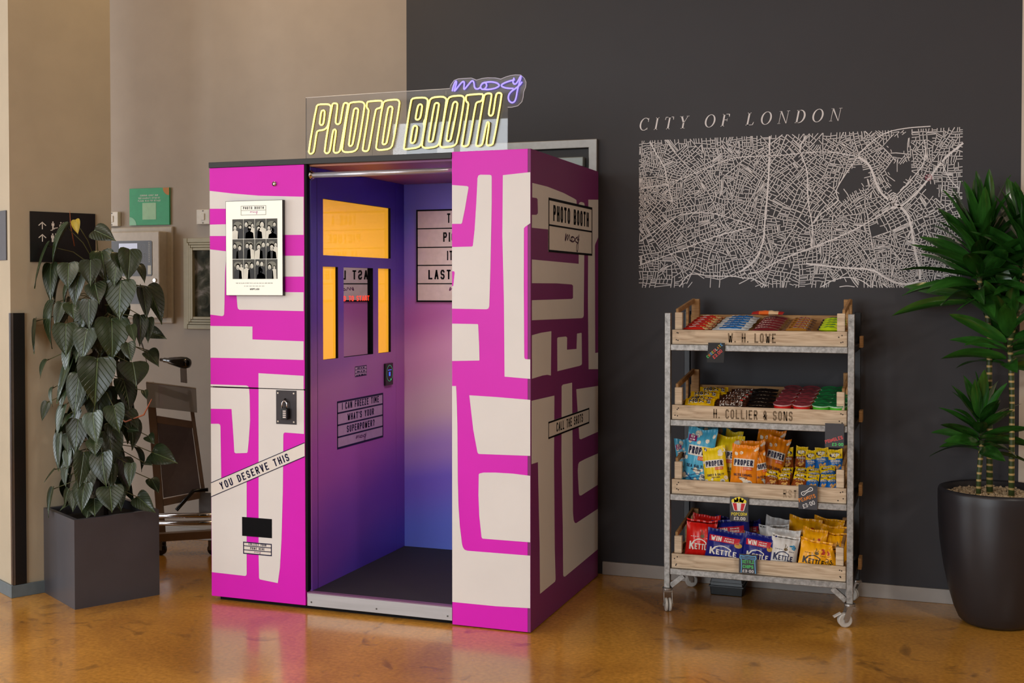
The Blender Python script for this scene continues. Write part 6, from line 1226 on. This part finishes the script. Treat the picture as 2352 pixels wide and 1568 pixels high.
mb = MB(); mb.poly([bp(.1, .25)+nn*.004, bp(.94, .25)+nn*.004, bp(.94, .77)+nn*.004, bp(.1, .77)+nn*.004]); mb.poly([bp(.1, .25)-nn*.002, bp(.94, .25)-nn*.002, bp(.94, .77)-nn*.002, bp(.1, .77)-nn*.002])
build('back_sheet', mb, mat('#6E6468', .35), tr)
TRAY = clear_mat('clear_tray_acrylic', (.80, .79, .80), .06, 1.45, .28)
mb = MB(); c00, c10 = bp(-.10, .86), bp(1.12, .90); fwd = -nn if nn.y > 0 else nn; q = [c00+fwd*.015, c10+fwd*.015, c10+fwd*.105, c00+fwd*.105]; hz = Vector((-.006, 0, .135))
def sheet(mb, a, b, c, d, th=.0025):
    n_ = (Vector(b)-Vector(a)).cross(Vector(d)-Vector(a)).normalized()*th; mb.add([a, b, c, d, a+n_, b+n_, c+n_, d+n_], [(0, 3, 2, 1), (4, 5, 6, 7), (0, 1, 5, 4), (1, 2, 6, 5), (2, 3, 7, 6), (3, 0, 4, 7)])
sheet(mb, q[0], q[1], q[2], q[3])
for i in range(4): sheet(mb, q[i], q[(i+1) % 4], q[(i+1) % 4]+hz, q[i]+hz)
m_ = (q[0]+q[1])/2*.5+q[0]*.5; m2_ = (q[2]+q[3])/2*.5+q[3]*.5; sheet(mb, m_, m2_, m2_+hz, m_+hz)
tray = build('acrylic_tray', mb, TRAY, tr, label='clear acrylic tray')
mb = MB(); mb.tube([q[0]+hz, q[1]+hz, q[2]+hz, q[3]+hz], .0026, 6, True); build('tray_rim', mb, mat('#B0A8A6', .25), tray)
h0, h1 = Vector((-4.145, 5.60, 1.088)), Vector((-3.955, 5.62, 1.068))
mb = MB(); ax_ = (h1-h0); mb.tube([h0+ax_*t for t in (0, .1, .12, .25, .3, .5, .7, .85, .96, 1.0)], [.010, .010, .014, .015, .020, .027, .033, .033, .024, .006], 16)
build('handle_grip', mb, mat('#08080A', .12, coat=.5), tr, smooth=True, label='glossy black handle')
build('handle_bracket', MB().beam(h0+ax_*.75+Vector((0, .0, -.02)), h0+ax_*.75+Vector((-.01, .02, -.115)), .04, .006, (0, 1, 0)), mat('#A9A4A0', .3, .8), tr)
b0, b1 = Vector((-4.10, 5.52, .215)), Vector((-3.62, 5.72, .215))
build('frame_bar', MB().tube([b0, b1], .015, 14), CHR, tr, smooth=True); build('frame_bar', MB().tube([b0-Vector((0, 0, .042)), b1-Vector((0, 0, .042))], .014, 14), CHR, tr, smooth=True)
build('platform', MB().beam(Vector((-4.10, 5.49, .10)), Vector((-3.62, 5.70, .125)), .05, .045), ALU, tr, bevel=.003)
build('hinge_plate', MB().beam(Vector((-3.93, 5.735, .19)), Vector((-3.93, 5.735, .32)), .11, .006, (0, 1, 0)), mat('#6F6A66', .4, .5), tr)
mb = MB(); mb.tube([(-4.03, 5.58, .24), (-3.97, 5.66, .34), (-3.90, 5.70, .345)], .011, 10); build('folding_lever', mb, BLP, tr, smooth=True)
for x, y in ((-4.075, 5.50), (-3.80, 5.60)):
    wz = MB().lathe([(.008, -.014), (.030, -.014), (.034, -.008), (.034, .008), (.030, .014), (.008, .014)], 18, (x, y, .034), 'y'); cs = build('wheel', wz, BLP, tr, smooth=False)
    build('wheel_fork', MB().box(x-.02, x+.02, y-.02, y-.015, .03, .085).box(x-.02, x+.02, y+.015, y+.02, .03, .085), mat('#6A625C', .4, .4), cs)
